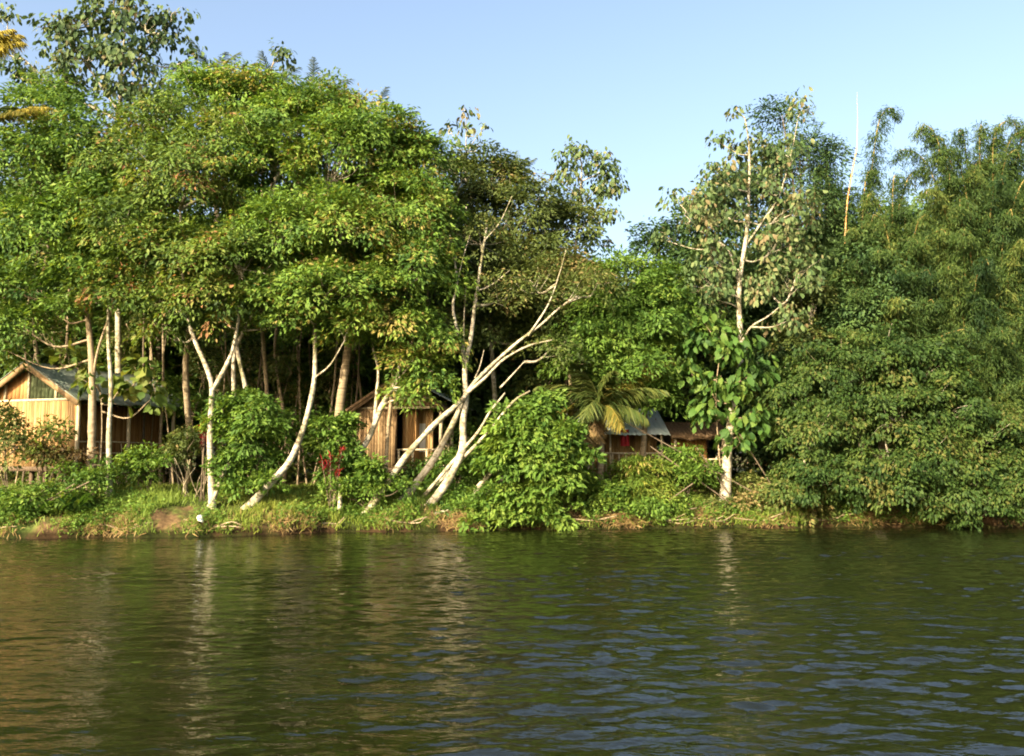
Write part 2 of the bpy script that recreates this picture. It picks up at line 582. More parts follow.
def grow(name, label, cat, stems, blobs, leaf, bark, seed, group=None, kind='kite', ll=.2, lw=.085, nper=80, cr=.62, flat=.2,
         dens=1.5, droop=.45, tone=.5, twig=True, crown='crown', trunk='trunk', ground=True, limb_r=.055, shell=.55, tvar=.2, tspread=.17, k=8, trunkmat2=None):
    """stems: [(pixel polyline with depth, r0, r1)], blobs: [(px, py, Y, rx_px, rz_px, depth_m)]"""
    rg = np.random.default_rng(seed)
    tb = Tubes()
    nodes = []
    root = None
    for pl, r0, r1 in stems:
        p3 = pts3(pl)
        if ground is True and (root is None or pl[0][1] > 440) and len(pl[0]) == 3:
            d0 = p3[0] - p3[1]
            d0 /= max(.25, -d0[2])
            f = p3[0].copy()
            for _ in range(40):
                if f[2] < float(gz(f[0], f[1])) - .1:
                    break
                f = f + d0 * .06
            if np.linalg.norm(f - p3[0]) > .05:
                p3 = np.vstack([f, p3])
            elif p3[0][2] < float(gz(p3[0][0], p3[0][1])) - .3:
                p3[0][2] = float(gz(p3[0][0], p3[0][1])) - .3
        if root is None:
            root = empty(name, tuple(p3[0]))
        d = tb.add(p3, r0 * .8, r1 * .75, k=k, sub=5, seed=seed, wob=.06, flare=.55 if r0 > .12 else 0)
        nodes.append(d[int(len(d) * .35):])
    nd = np.vstack(nodes)
    lv = Leaves()
    for (px, py, Y, rx, rz, dy) in blobs:
        c = P(px, py, Y)
        s = Y / F
        rad = np.array([rx * s, dy, rz * s])
        # limb
        dd = np.linalg.norm(nd - c, axis=1) + np.clip(nd[:, 2] - c[2] + .3, 0, 9) * 3
        a = nd[np.argmin(dd)]
        mid = a * .5 + c * .5 + np.array([0, 0, -.12 * np.linalg.norm(c - a)]) + rg.normal(size=3) * .15
        lr = limb_r * (.5 + .5 * min(rad.max(), 2.0))
        lp = tb.add(np.array([a, mid, c]), lr, lr * .45, k=5, sub=5)
        area = (rad[0] * rad[1] + rad[1] * rad[2] + rad[0] * rad[2]) / 3
        n = max(3, int(dens * 4.2 * math.pi * area / (cr * cr * 2.2)))
        u = norm(rg.normal(size=(n, 3)))
        u[:, 2] = np.where(u[:, 2] < -.55, -u[:, 2], u[:, 2])
        q = shell + (1 - shell) * rg.uniform(0, 1, n) ** .6
        q *= 1 + .13 * rg.normal(size=n)
        q = np.where(rg.uniform(size=n) < .13, q * rg.uniform(1.1, 1.38, n), q)
        cc = c + u * q[:, None] * rad
        bt = tone + rg.normal() * .06
        for i in range(n):
            out = norm(u[i] / rad)
            r = cr * rg.uniform(.65, 1.3)
            spray(lv, rg, cc[i], out, int(nper * (r / cr) ** 2), r, flat, ll, lw, droop, .5, bt + rg.normal() * tvar, tspread)
            if twig and i % 3 == 0:
                b = lp[rg.integers(len(lp) // 2, len(lp))]
                tb.add(np.array([b, b * .45 + cc[i] * .55 + rg.normal(size=3) * .12, cc[i]]), lr * .2, .005, k=3, sub=3)
    tb.build(trunk, M[bark], root)
    lv.build(crown, M[leaf], root, kind)
    tag(root, label, cat, group)
    return root


def bush(name, label, blobs, leaf, seed, cat='bush', group=None, bark='brownbark', n=4, ragged=7, **kw):
    px, py, Y = blobs[0][:3]
    kw.setdefault('ll', .16)
    kw.setdefault('lw', .075)
    kw.setdefault('nper', 70)
    kw.setdefault('cr', .42)
    kw.setdefault('limb_r', .03)
    kw.setdefault('dens', 1.1)
    kw.setdefault('tvar', .2)
    kw.setdefault('shell', .35)
    rg = np.random.default_rng(seed + 7)
    c = P(px, py, Y)
    base = foot(np.array([c[0], Y, 0]))
    root_stems = []
    # stems fan out of the base to the blob centres
    tb = []
    for i in range(n):
        b = blobs[i % len(blobs)]
        tb.append(([(px + rg.normal() * 3, 600, Y), (px * .5 + b[0] * .5 + rg.normal() * 4, (py + 25 + b[1]) / 2, Y), (b[0] + rg.normal() * 6, b[1], b[2])], .035, .012))
    # replace the first point's height by the ground
    fixed = []
    for pl, r0, r1 in tb:
        x = (pl[0][0] - CXP) / F * Y
        z = float(gz(x, Y)) - .08
        yy = HZ + (CAMZ - z) / Y * F
        fixed.append(([(pl[0][0], yy, Y)] + pl[1:], r0, r1))
    extra = []
    for i in range(ragged):
        b = blobs[int(rg.integers(len(blobs)))]
        a = rg.uniform(-.5, 3.64)
        k_ = rg.uniform(1.0, 1.35)
        s_ = rg.uniform(3.5, 8)
        extra.append((b[0] + math.cos(a) * b[3] * k_, b[1] - math.sin(a) * b[4] * k_, b[2] + rg.normal() * .25, s_, s_ * rg.uniform(.7, 1.6), .3))
    blobs = list(blobs) + extra
    return grow(name, label, cat, fixed, blobs, leaf, bark, seed, group, crown='foliage', trunk='stems', k=5, **kw)


def frond_mesh(rg, L, droop, lf=.5, n=46, lw=.035, twist=0.0, hang=.6):
    """a pinnate palm frond along +x from the origin, curving down"""
    t = np.linspace(0, 1, 14)
    px = L * (t - .12 * droop * t ** 2)
    pz = L * (.30 * t - droop * .62 * t ** 2)
    mid = np.stack([px, np.zeros_like(px), pz], 1)
    tb = Tubes()
    tb.add(mid, .028, .006, k=4, sub=1)
    lv = Leaves()
    for sgn in (-1, 1):
        tt = np.linspace(.10, .995, n)
        c = np.stack([np.interp(tt, t, mid[:, i]) for i in range(3)], 1)
        d0 = np.gradient(c, axis=0)
        d0 = norm(d0)
        D = d0 * .75 + np.array([0, sgn, 0]) * .8 - UP * hang * rg.uniform(.5, 1.4, n)[:, None] + rg.normal(size=(n, 3)) * .1
        N = UP + np.array([0, -sgn * .3, 0]) + rg.normal(size=(n, 3)) * .2
        ln = lf * np.sin(np.pi * (tt * .80 + .14)) ** .7 * rg.uniform(.85, 1.1, n)
        lv.add(c, D, N, ln, np.full(n, lw), .5 + rg.normal(size=n) * .22 + (tt - .5) * .3)
    return tb, lv


def palm(name, label, stem, r0, r1, fronds, seed, bark='palmbark', leaf='frondgreen', cat='palm', group=None, lf=.55, hang=.6, n=46, lw=.04):
    """fronds: [(azimuth deg (0 = to the right, 90 = away), start elevation deg, length m, droop, leaf material or None)]"""
    rg = np.random.default_rng(seed)
    p3 = pts3(stem)
    p3 = np.vstack([foot(p3[0]), p3[1:]])
    root = empty(name, tuple(p3[0]))
    tb = Tubes()
    tb.add(p3, r0, r1, k=10, sub=6, wob=.04, seed=seed)
    tb.build('trunk', M[bark], root)
    top = p3[-1] - p3[0]
    for az, el, L, dr, mt in fronds:
        ft, fl = frond_mesh(rg, L, dr, lf, n, lw, hang=hang)
        C, D, N, l_, w_, t_ = [np.concatenate([x[i] for x in fl.a]) for i in range(6)]
        v, f, tn = leaf_geometry(C, D, N, l_, w_, np.clip(t_, 0, 1), 'blade')
        q = np.vstack(ft.f)
        v2 = np.vstack(ft.v)
        f2 = np.vstack([q[:, [0, 1, 2]], q[:, [0, 2, 3]]]) + len(v)
        V = np.vstack([v, v2])
        tn = np.concatenate([tn, np.full(len(v2), .8)])
        me = mesh_from('frond', V, np.vstack([f, f2]), 3, M[mt or leaf], tone=tn)
        o = link('frond', me, root, top)
        o.rotation_euler = (0, -R(el), R(az))
    tag(root, label, cat, group)
    return root


# ================================================================== front trees
grow('canopy_tree', 'spreading green tree with thick tan trunk beside the left bamboo hut', 'tree',
     [([(91, 470, 33.2), (92, 430, 33.2), (92, 370, 33.3), (88, 320, 33.3), (80, 270, 33.4), (72, 200, 33.6)], .24, .08),
      ([(92, 385, 33.3), (98, 350, 33.2), (112, 310, 33.0), (128, 270, 33.0)], .07, .04)],
     [(20, 170, 33.5, 55, 45, 1.8), (70, 150, 34, 55, 38, 1.8), (35, 235, 33.0, 60, 36, 1.7), (95, 215, 33, 50, 40, 1.7), (10, 290, 33.2, 45, 28, 1.4), (85, 268, 32.8, 40, 24, 1.3), (45, 110, 35, 48, 25, 1.5), (20, 325, 33.2, 26, 18, .9), (60, 312, 33, 22, 14, .8), (5, 350, 33.6, 16, 14, .6)],
     'canopy', 'tanbark', 11, nper=85, tone=.46)
grow('canopy_tree', 'slim straight white trunked tree right beside the thick tan trunk at the left hut', 'tree',
     [([(109, 470, 32.9), (109, 430, 32.9), (111, 385, 32.9), (108, 330, 33), (112, 280, 33), (125, 210, 33.2)], .15, .05)],
     [(135, 160, 33.6, 50, 40, 1.6), (125, 225, 32.6, 48, 36, 1.5), (110, 290, 32.5, 45, 22, 1.1), (150, 120, 34.5, 42, 25, 1.5)],
     'canopy_b', 'whitebark', 12, nper=85)
grow('canopy_tree', 'forked white tree splitting in two above the bank beside a red leaved plant', 'tree',
     [([(212, 500, 32.3), (210, 433, 32.4), (212, 391, 32.5), (207, 369, 32.5), (191, 330, 32.6), (184, 290, 32.7), (180, 210, 33)], .17, .06),
      ([(212, 391, 32.5), (226, 366, 32.5), (234, 344, 32.6), (240, 300, 32.8), (236, 230, 33)], .11, .05),
      ([(213, 500, 32.3), (222, 477, 32.3), (231, 458, 32.4), (240, 430, 32.6)], .15, .05)],
     [(185, 185, 33.2, 60, 42, 1.9), (175, 255, 32.4, 58, 34, 1.7), (235, 265, 32.3, 55, 34, 1.7), (215, 300, 32.4, 48, 22, 1.2), (165, 325, 32.8, 18, 14, .7), (225, 322, 32.7, 16, 10, .6), (225, 150, 34, 50, 40, 1.8), (160, 300, 32.6, 48, 22, 1.2)],
     'canopy_b', 'whitebark', 13, nper=90)
grow('canopy_tree', 'pale tree with crossing upper limbs rising out of the large leafy bush', 'tree',
     [([(262, 480, 33.4), (250, 420, 33.5), (245, 385, 33.6), (239, 359, 33.6), (234, 330, 33.7), (226, 300, 33.8), (235, 180, 34.2)], .15, .06),
      ([(236, 440, 33.6), (234, 394, 33.7), (235, 351, 33.7), (251, 316, 33.6), (264, 270, 33.6), (275, 180, 34)], .12, .05)],
     [(245, 105, 35.5, 50, 38, 1.8), (270, 170, 34, 58, 40, 1.9), (285, 235, 32.8, 60, 38, 1.8), (300, 125, 35, 52, 36, 1.8), (275, 295, 32.6, 50, 22, 1.2), (288, 320, 32.9, 18, 12, .6), (215, 95, 36, 42, 25, 1.5)],
     'canopy', 'whitebark', 14, nper=95, tone=.52)
grow('canopy_tree', 'clean white tree leaning right from the grassy bank into the dense green canopy', 'tree',
     [([(257, 498, 32.5), (275, 478, 32.6), (291, 459, 32.7), (305, 423, 32.9), (314, 382, 33.2), (315, 344, 33.3), (315, 298, 33.4), (322, 220, 33.8)], .19, .07),
      ([(314, 378, 33.2), (330, 365, 33), (345, 340, 32.8)], .05, .025)],
     [(340, 160, 34.5, 62, 46, 2.0), (345, 230, 33, 62, 40, 1.9), (330, 290, 32.4, 52, 28, 1.4), (352, 322, 33, 22, 16, .8), (310, 318, 32.8, 14, 10, .5), (325, 110, 36, 48, 25, 1.6), (385, 150, 35, 45, 38, 1.7)],
     'canopy', 'whitebark', 15, nper=100, tone=.56)
grow('canopy_tree', 'mottled tree leaning right in front of the brown middle hut', 'tree',
     [([(352, 468, 34.4), (371, 433, 34.4), (382, 405, 34.5), (396, 382, 34.6), (402, 340, 34.8), (404, 260, 35)], .18, .06),
      ([(374, 425, 34.4), (377, 390, 34.5), (378, 369, 34.5), (371, 335, 34.6), (372, 280, 34.8)], .08, .05)],
     [(400, 210, 34.5, 48, 46, 1.8), (410, 270, 33.6, 46, 34, 1.6), (385, 320, 33.4, 40, 20, 1.1), (418, 330, 33.8, 34, 26, 1.1), (412, 160, 35.5, 36, 28, 1.5), (430, 230, 34.5, 32, 40, 1.4), (370, 290, 33.4, 45, 22, 1.2), (412, 362, 34.0, 24, 16, .8), (432, 378, 34.2, 20, 15, .7), (398, 388, 34.1, 12, 10, .5), (445, 345, 34.3, 18, 20, .8), (420, 396, 34.2, 12, 8, .4)],
     'canopy', 'whitebark', 16, nper=100, tone=.6)
grow('canopy_tree', 'upright mossy white trunk standing just behind the mottled leaning tree', 'tree',
     [([(386, 469, 35.3), (388, 430, 35.3), (392, 390, 35.3), (393, 348, 35.4), (388, 300, 35.6)], .12, .06)],
     [(380, 250, 36, 40, 30, 1.3), (365, 200, 36.5, 40, 34, 1.4)], 'canopy_b', 'tanbark', 17)

# the many stemmed white tree on the bank
tG = grow('white_tree', 'many stemmed bare white tree leaning over the bank with its limbs spread', 'tree',
     [([(428, 507, 34.1), (446, 484, 34.1), (462, 451, 34.1), (463, 423, 34.1), (466, 398, 34.1), (465, 369, 34.1), (471, 337, 34.2), (475, 305, 34.3), (480, 270, 34.4), (487, 225, 34.6)], .225, .055),
      ([(465, 369, 34.1), (462, 348, 34.1), (453, 309, 34.0), (457, 280, 34), (450, 235, 34)], .10, .035),
      ([(464, 352, 34.1), (464, 319, 34.3), (466, 285, 34.5)], .05, .02),
      ([(380, 494, 33.6), (407, 455, 33.7), (436, 423, 33.8), (461, 401, 33.9), (475, 382, 33.9), (493, 364, 33.9), (518, 342, 33.9), (543, 323, 34), (562, 306, 34.1), (582, 297, 34.2)], .172, .028),
      ([(466, 394, 33.9), (485, 378, 33.7), (503, 360, 33.6), (528, 346, 33.6), (552, 340, 33.5)], .085, .03),
      ([(414, 486, 34.6), (434, 459, 34.6), (452, 426, 34.6), (463, 400, 34.7)], .21, .12),
      ([(462, 451, 34.1), (478, 432, 33.8), (490, 412, 33.6), (505, 393, 33.5)], .10, .035),
      ([(466, 455, 34.1), (475, 446, 33.8), (493, 426, 33.6), (514, 401, 33.4), (530, 391, 33.3)], .11, .04),
      ([(475, 378, 33.9), (480, 366, 33.8), (484, 350, 33.7)], .035, .015),
      ([(478, 291, 34.3), (493, 284, 34.2), (510, 270, 34.2)], .04, .015),
      ([(528, 336, 33.9), (548, 305, 33.9), (560, 272, 34), (566, 250, 34.2)], .05, .015), ([(485, 240, 34.5), (500, 222, 34.4), (512, 196, 34.4)], .03, .012), ([(456, 290, 34), (462, 262, 34), (470, 235, 34.1)], .035, .012), ([(500, 388, 33.7), (515, 372, 33.5), (524, 362, 33.5)], .045, .02)],
     [(440, 330, 34.8, 24, 22, .9), (500, 300, 35, 40, 22, 1.1), (480, 245, 35, 40, 32, 1.3), (578, 296, 34.0, 30, 20, .9), (598, 282, 34.3, 24, 16, .8), (550, 350, 34.2, 34, 16, .8), (530, 280, 34.8, 40, 24, 1.1)],
     'olive', 'whitebark', 21, nper=60, cr=.6, dens=.85, ll=.17, lw=.07)
grow('canopy_tree', 'dusky olive tree with a few pale upper limbs behind the bare white tree', 'tree',
     [([(500, 470, 38.5), (495, 400, 38.5), (490, 300, 38.5), (497, 200, 38.8)], .2, .06),
      ([(490, 300, 38.4), (470, 250, 38), (452, 215, 37.6), (462, 180, 37.6)], .07, .025),
      ([(494, 260, 38.6), (505, 225, 38), (520, 180, 38)], .06, .02)],
     [(495, 180, 39, 34, 30, 1.6), (470, 215, 38.6, 34, 34, 1.6), (525, 215, 38.6, 46, 34, 1.8), (480, 270, 38, 46, 34, 1.8), (540, 265, 38, 46, 30, 1.7), (500, 330, 38, 60, 28, 1.8), (565, 225, 39.5, 34, 24, 1.4), (460, 170, 39.5, 20, 18, 1.1), (555, 320, 37.6, 46, 30, 1.6)],
     'olive', 'whitebark', 22, nper=90, tone=.38)
grow('canopy_tree', 'bright green rounded tree crown between the bare white tree and the large leaved tree', 'tree',
     [([(640, 480, 37.6), (645, 420, 37.6), (640, 350, 37.6), (630, 300, 37.6)], .2, .07)],
     [(625, 290, 37, 48, 34, 1.8), (655, 320, 36.6, 34, 40, 1.7), (600, 325, 36.4, 44, 32, 1.6), (640, 365, 36.2, 44, 26, 1.5), (585, 360, 36.2, 42, 26, 1.4), (668, 292, 37.6, 24, 28, 1.2), (655, 395, 36.4, 30, 18, 1.0), (620, 392, 36.8, 30, 14, 1.0)],
     'bright', 'tanbark', 23, nper=90, cr=.6, tone=.45)
grow('canopy_tree', 'golden tinged tree top just above the end of the long white limb', 'tree',
     [([(575, 480, 38), (572, 400, 38), (560, 300, 38)], .16, .06)],
     [(560, 270, 36.8, 34, 17, 1.1), (535, 300, 36.4, 36, 18, 1.1), (590, 285, 36.6, 28, 18, 1.0)],
     'olive', 'tanbark', 24, nper=80, cr=.55, tone=.72)

# tall large leaved trees
BL = dict(kind='oval', ll=.26, lw=.135, nper=16, cr=.40, flat=.4, droop=1.5, dens=.8, tone=.5, tspread=.22, limb_r=.045)
grow('large_leaved_tree', 'tall tree with big drooping pale leaves and bare white trunk at the water edge', 'tree',
     [([(726, 486, 35.9), (728, 448, 35.9), (733, 405, 36.1), (741, 358, 36.7), (739, 309, 36.7), (740, 279, 36.7), (747, 230, 36.8), (749, 192, 36.8), (749, 147, 36.9), (745, 118, 36.9)], .26, .035),
      ([(740, 345, 36.7), (751, 327, 36.5), (767, 317, 36.3), (782, 305, 36.2)], .06, .025),
      ([(739, 285, 36.7), (728, 250, 36.5), (702, 232, 36.3), (685, 215, 36.2)], .06, .02),
      ([(744, 248, 36.8), (762, 222, 36.8), (779, 196, 36.9), (792, 150, 37), (798, 118, 37)], .06, .02)],
     [(739, 112, 36.9, 10, 9, .45), (718, 142, 36.9, 10, 11, .45), (799, 112, 37, 10, 14, .5), (752, 150, 36.9, 26, 18, .9), (785, 155, 37, 22, 20, .8), (720, 180, 36.6, 24, 22, .9), (772, 188, 37.2, 28, 22, 1.2), (700, 212, 36.3, 22, 22, .9), (725, 215, 37.2, 26, 22, 1.1), (790, 215, 36.8, 26, 26, 1.1), (710, 258, 36.8, 28, 24, 1.2), (778, 250, 37.2, 30, 26, 1.3), (765, 290, 37, 32, 18, 1.2), (715, 300, 36.6, 18, 14, .8), (790, 320, 36.6, 20, 14, .8), (664, 240, 37, 10, 8, .5), (795, 280, 36.6, 30, 26, 1.2), (705, 285, 36.4, 26, 20, 1.0), (675, 200, 36.8, 12, 12, .5)],
     'teak', 'whitebark', 31, **{**BL, 'nper': 15, 'tone': .5, 'dens': .66, 'limb_r': .045, 'll': .24, 'lw': .12, 'cr': .38})
grow('large_leaved_tree', 'sapling with broad glossy green leaves wrapped round the lower white trunk', 'tree',
     [([(722, 486, 36), (718, 440, 35.9), (716, 390, 35.9), (722, 340, 35.9)], .05, .02)],
     [(698, 345, 35.9, 14, 14, .6), (728, 352, 35.4, 18, 12, .6), (705, 385, 35.7, 18, 14, .6), (738, 388, 35.4, 16, 14, .6), (686, 366, 36, 11, 10, .5), (712, 415, 35.8, 13, 11, .5), (750, 425, 35.6, 16, 11, .5), (757, 372, 36, 14, 11, .5), (702, 318, 36, 14, 9, .5), (762, 408, 35.8, 10, 9, .4), (725, 330, 36, 12, 8, .5), (752, 345, 36.2, 10, 8, .4), (740, 442, 35.5, 10, 7, .4)],
     'teakgreen', 'tanbark', 32, **{**BL, 'nper': 17, 'll': .40, 'lw': .21, 'cr': .5, 'dens': 1.0})
grow('large_leaved_tree', 'grey green large leaved tree towering over the canopy at top left', 'tree',
     [([(120, 480, 40), (118, 300, 40), (118, 150, 40), (122, 70, 40), (125, 30, 40)], .25, .05),
      ([(118, 110, 40), (90, 70, 40), (68, 40, 40)], .08, .03), ([(120, 80, 40), (150, 45, 40), (172, 20, 40)], .07, .03), ([(118, 120, 40), (60, 90, 40), (25, 60, 40)], .07, .03)],
     [(60, 35, 40, 30, 18, 1.2), (95, 25, 40, 26, 22, 1.2), (85, 60, 39.6, 36, 22, 1.4), (130, 60, 39.6, 34, 28, 1.4), (60, 85, 39.6, 30, 16, 1.1), (120, 100, 39.6, 46, 18, 1.4), (145, 25, 40, 30, 18, 1.1), (180, 12, 40, 14, 10, .6), (168, 40, 40, 14, 12, .6), (178, 68, 40, 12, 7, .5), (196, 56, 40, 7, 7, .35), (165, 95, 39.6, 18, 14, .7), (10, 75, 40, 18, 10, .7), (25, 60, 40.2, 10, 8, .5), (115, -5, 40, 40, 16, 1.2), (8, 18, 40.5, 14, 10, .5)],
     'teak', 'whitebark', 33, **{**BL, 'tone': .36, 'nper': 17, 'dens': .68, 'll': .29, 'lw': .16, 'cr': .44, 'limb_r': .06})
grow('large_leaved_tree', 'white stemmed large leaved tree standing clear against the sky above the bright green crown', 'tree',
     [([(572, 480, 43), (572, 350, 43), (574, 270, 43), (577, 235, 43), (580, 205, 43), (582, 165, 43)], .2, .04), ([(577, 232, 43), (592, 215, 43), (608, 195, 43)], .05, .02)],
     [(575, 160, 43, 18, 18, .9), (600, 172, 43, 16, 20, .9), (565, 185, 43, 14, 18, .8), (590, 195, 42.8, 20, 12, .8), (615, 185, 43, 10, 8, .5), (608, 218, 43, 16, 10, .7), (565, 215, 43, 16, 12, .8), (588, 240, 43, 12, 8, .5)],
     'teak', 'whitebark', 34, **{**BL, 'tone': .5, 'nper': 15})
grow('large_leaved_tree', 'thin sparse tree top with a handful of dangling leaves over the olive crown', 'tree',
     [([(470, 480, 42), (468, 350, 42), (466, 200, 42), (466, 150, 42), (466, 118, 42)], .12, .02), ([(466, 160, 42), (455, 140, 42), (448, 125, 42)], .03, .012), ([(466, 155, 42), (476, 138, 42), (486, 128, 42)], .03, .012)],
     [(466, 110, 42, 5, 5, .3), (466, 128, 42, 8, 6, .35), (450, 128, 42, 6, 6, .3), (484, 126, 42, 6, 5, .3), (455, 145, 42, 8, 5, .35), (478, 145, 42, 7, 5, .3), (462, 170, 42, 14, 12, .6)],
     'teak', 'whitebark', 35, **{**BL, 'll': .3, 'lw': .16, 'nper': 9, 'cr': .4, 'dens': .8})
grow('large_leaved_tree', 'lone stalk with one bunch of hanging leaves sticking above the canopy ridge', 'tree',
     [([(262, 480, 41), (262, 200, 41), (266, 95, 41), (274, 60, 41)], .12, .03)],
     [(282, 58, 41, 9, 11, .45), (262, 110, 41, 16, 12, .7)], 'teak', 'tanbark', 36, **{**BL, 'nper': 22, 'tone': .58})

# darker trees behind
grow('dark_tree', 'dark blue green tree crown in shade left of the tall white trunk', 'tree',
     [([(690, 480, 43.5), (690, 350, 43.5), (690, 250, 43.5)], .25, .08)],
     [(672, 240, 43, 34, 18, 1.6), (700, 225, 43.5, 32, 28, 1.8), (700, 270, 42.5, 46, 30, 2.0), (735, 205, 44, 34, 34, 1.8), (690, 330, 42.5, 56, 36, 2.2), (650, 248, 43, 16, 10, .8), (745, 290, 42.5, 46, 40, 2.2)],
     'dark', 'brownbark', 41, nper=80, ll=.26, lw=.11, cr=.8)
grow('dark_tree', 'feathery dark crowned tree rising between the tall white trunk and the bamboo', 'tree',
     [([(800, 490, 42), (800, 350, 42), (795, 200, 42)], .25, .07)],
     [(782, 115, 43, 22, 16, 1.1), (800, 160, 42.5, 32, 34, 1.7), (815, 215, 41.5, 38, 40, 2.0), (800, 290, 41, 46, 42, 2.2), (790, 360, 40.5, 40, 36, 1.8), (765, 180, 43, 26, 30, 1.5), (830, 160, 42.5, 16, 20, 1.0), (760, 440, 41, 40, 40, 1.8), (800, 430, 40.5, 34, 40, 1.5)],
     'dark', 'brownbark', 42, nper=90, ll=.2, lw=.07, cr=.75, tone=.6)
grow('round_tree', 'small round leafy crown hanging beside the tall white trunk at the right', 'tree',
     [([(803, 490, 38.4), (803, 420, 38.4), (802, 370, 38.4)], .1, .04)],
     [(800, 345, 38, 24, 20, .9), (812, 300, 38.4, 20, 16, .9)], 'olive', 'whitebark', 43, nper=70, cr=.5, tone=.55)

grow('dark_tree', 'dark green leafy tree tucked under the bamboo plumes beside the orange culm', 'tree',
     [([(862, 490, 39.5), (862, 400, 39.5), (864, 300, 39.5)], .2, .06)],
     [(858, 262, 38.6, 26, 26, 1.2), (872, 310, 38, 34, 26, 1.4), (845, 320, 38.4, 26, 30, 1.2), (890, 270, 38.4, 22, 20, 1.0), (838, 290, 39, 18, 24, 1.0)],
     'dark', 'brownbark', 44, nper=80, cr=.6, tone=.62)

# the tree that hangs over the water at the right
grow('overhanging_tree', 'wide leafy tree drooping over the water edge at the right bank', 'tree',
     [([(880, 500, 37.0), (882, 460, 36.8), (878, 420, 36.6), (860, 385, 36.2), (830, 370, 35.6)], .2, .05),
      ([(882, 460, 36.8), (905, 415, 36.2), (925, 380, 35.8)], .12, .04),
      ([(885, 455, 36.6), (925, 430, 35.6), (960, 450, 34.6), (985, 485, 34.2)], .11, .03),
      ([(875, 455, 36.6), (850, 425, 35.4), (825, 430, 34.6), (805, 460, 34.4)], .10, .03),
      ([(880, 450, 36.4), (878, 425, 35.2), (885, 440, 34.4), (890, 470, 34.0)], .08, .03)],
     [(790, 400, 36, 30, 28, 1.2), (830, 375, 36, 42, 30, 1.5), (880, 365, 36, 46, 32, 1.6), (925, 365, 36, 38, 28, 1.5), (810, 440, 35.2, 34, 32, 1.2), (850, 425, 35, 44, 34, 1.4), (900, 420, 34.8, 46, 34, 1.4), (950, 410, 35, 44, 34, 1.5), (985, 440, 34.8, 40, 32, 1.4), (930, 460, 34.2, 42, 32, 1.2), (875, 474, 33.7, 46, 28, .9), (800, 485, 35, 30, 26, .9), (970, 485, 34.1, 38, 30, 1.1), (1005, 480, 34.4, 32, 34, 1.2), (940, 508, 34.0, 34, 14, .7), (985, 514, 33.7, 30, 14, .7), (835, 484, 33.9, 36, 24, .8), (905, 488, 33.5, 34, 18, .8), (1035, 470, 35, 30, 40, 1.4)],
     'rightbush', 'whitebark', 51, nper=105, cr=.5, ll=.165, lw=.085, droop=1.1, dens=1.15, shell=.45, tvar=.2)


# ------------------------------------------------------------------ bamboo
def bamboo(label, px, Y, tips, seed, extra=None, group=None):
    rg = np.random.default_rng(seed)
    c = P(px, 500, Y)
    root = empty('bamboo_clump', (c[0], Y, float(gz(c[0], Y)) - .1))
    tb = Tubes()
    lv = Leaves()
    for (tx, ty, tY) in tips:
        b = np.array([c[0] + rg.normal() * .5, Y + rg.normal() * .4, 0])
        b[2] = float(gz(b[0], b[1])) - .1
        t = P(tx, ty, tY)
        h = t[2] - b[2]
        top = np.array([b[0] * .35 + t[0] * .65, b[1] * .35 + t[1] * .65, b[2] + h * .93])
        m = np.array([b[0] * .75 + t[0] * .25, b[1] * .75 + t[1] * .25, b[2] + h * .58])
        tip = t + np.array([(t[0] - b[0]) * .12, (t[1] - b[1]) * .12, -h * .03])
        q = np.array([b, m, top, t, tip])
        seg = np.concatenate([[0], np.cumsum(np.linalg.norm(np.diff(q, axis=0), axis=1))])
        path = tb.add(q, .05, .007, k=5, sub=8)
        sl = np.concatenate([[0], np.cumsum(np.linalg.norm(np.diff(path, axis=0), axis=1))])
        n = int(sl[-1] / .24)
        ss = np.linspace(0, sl[-1], n)
        pa = np.stack([np.interp(ss, sl, path[:, i]) for i in range(3)], 1)
        ct = rg.normal() * .15
        outw = norm(np.array([t[0] - b[0], t[1] - b[1] - .8, 0.0]))
        for i in range(int(n * .22), n):
            f = i / n
            bl = 1.35 * (1 - f) ** .6 + .25
            bt = .5 + rg.normal() * .08 + ct
            for j in range(4 if f < .8 else 3):
                az = rg.uniform(0, 2 * np.pi)
                d = norm(np.array([math.cos(az), math.sin(az), 0]) + outw * .5) + UP * rg.uniform(-.25, .35)
                L = bl * rg.uniform(.4, 1.2)
                k = int(18 + 26 * L)
                s = rg.uniform(0, 1, k)
                cc = pa[i] + d * (L * s)[:, None] - UP * (L * .75 * s ** 2)[:, None] + rg.normal(size=(k, 3)) * (.07 + .05 * s[:, None])
                D = d * .45 - UP * .8 + rg.normal(size=(k, 3)) * .45
                N = rg.normal(size=(k, 3)) + d + UP * .4
                lv.add(cc, D, N, rg.uniform(.15, .28, k), rg.uniform(.028, .046, k), bt + rg.normal() * .1 + rg.normal(size=k) * .14)
    tb.build('culms', M['culm'], root)
    lv.build('foliage', M['bamboo'], root)
    tag(root, label, 'bamboo', group)
    return root


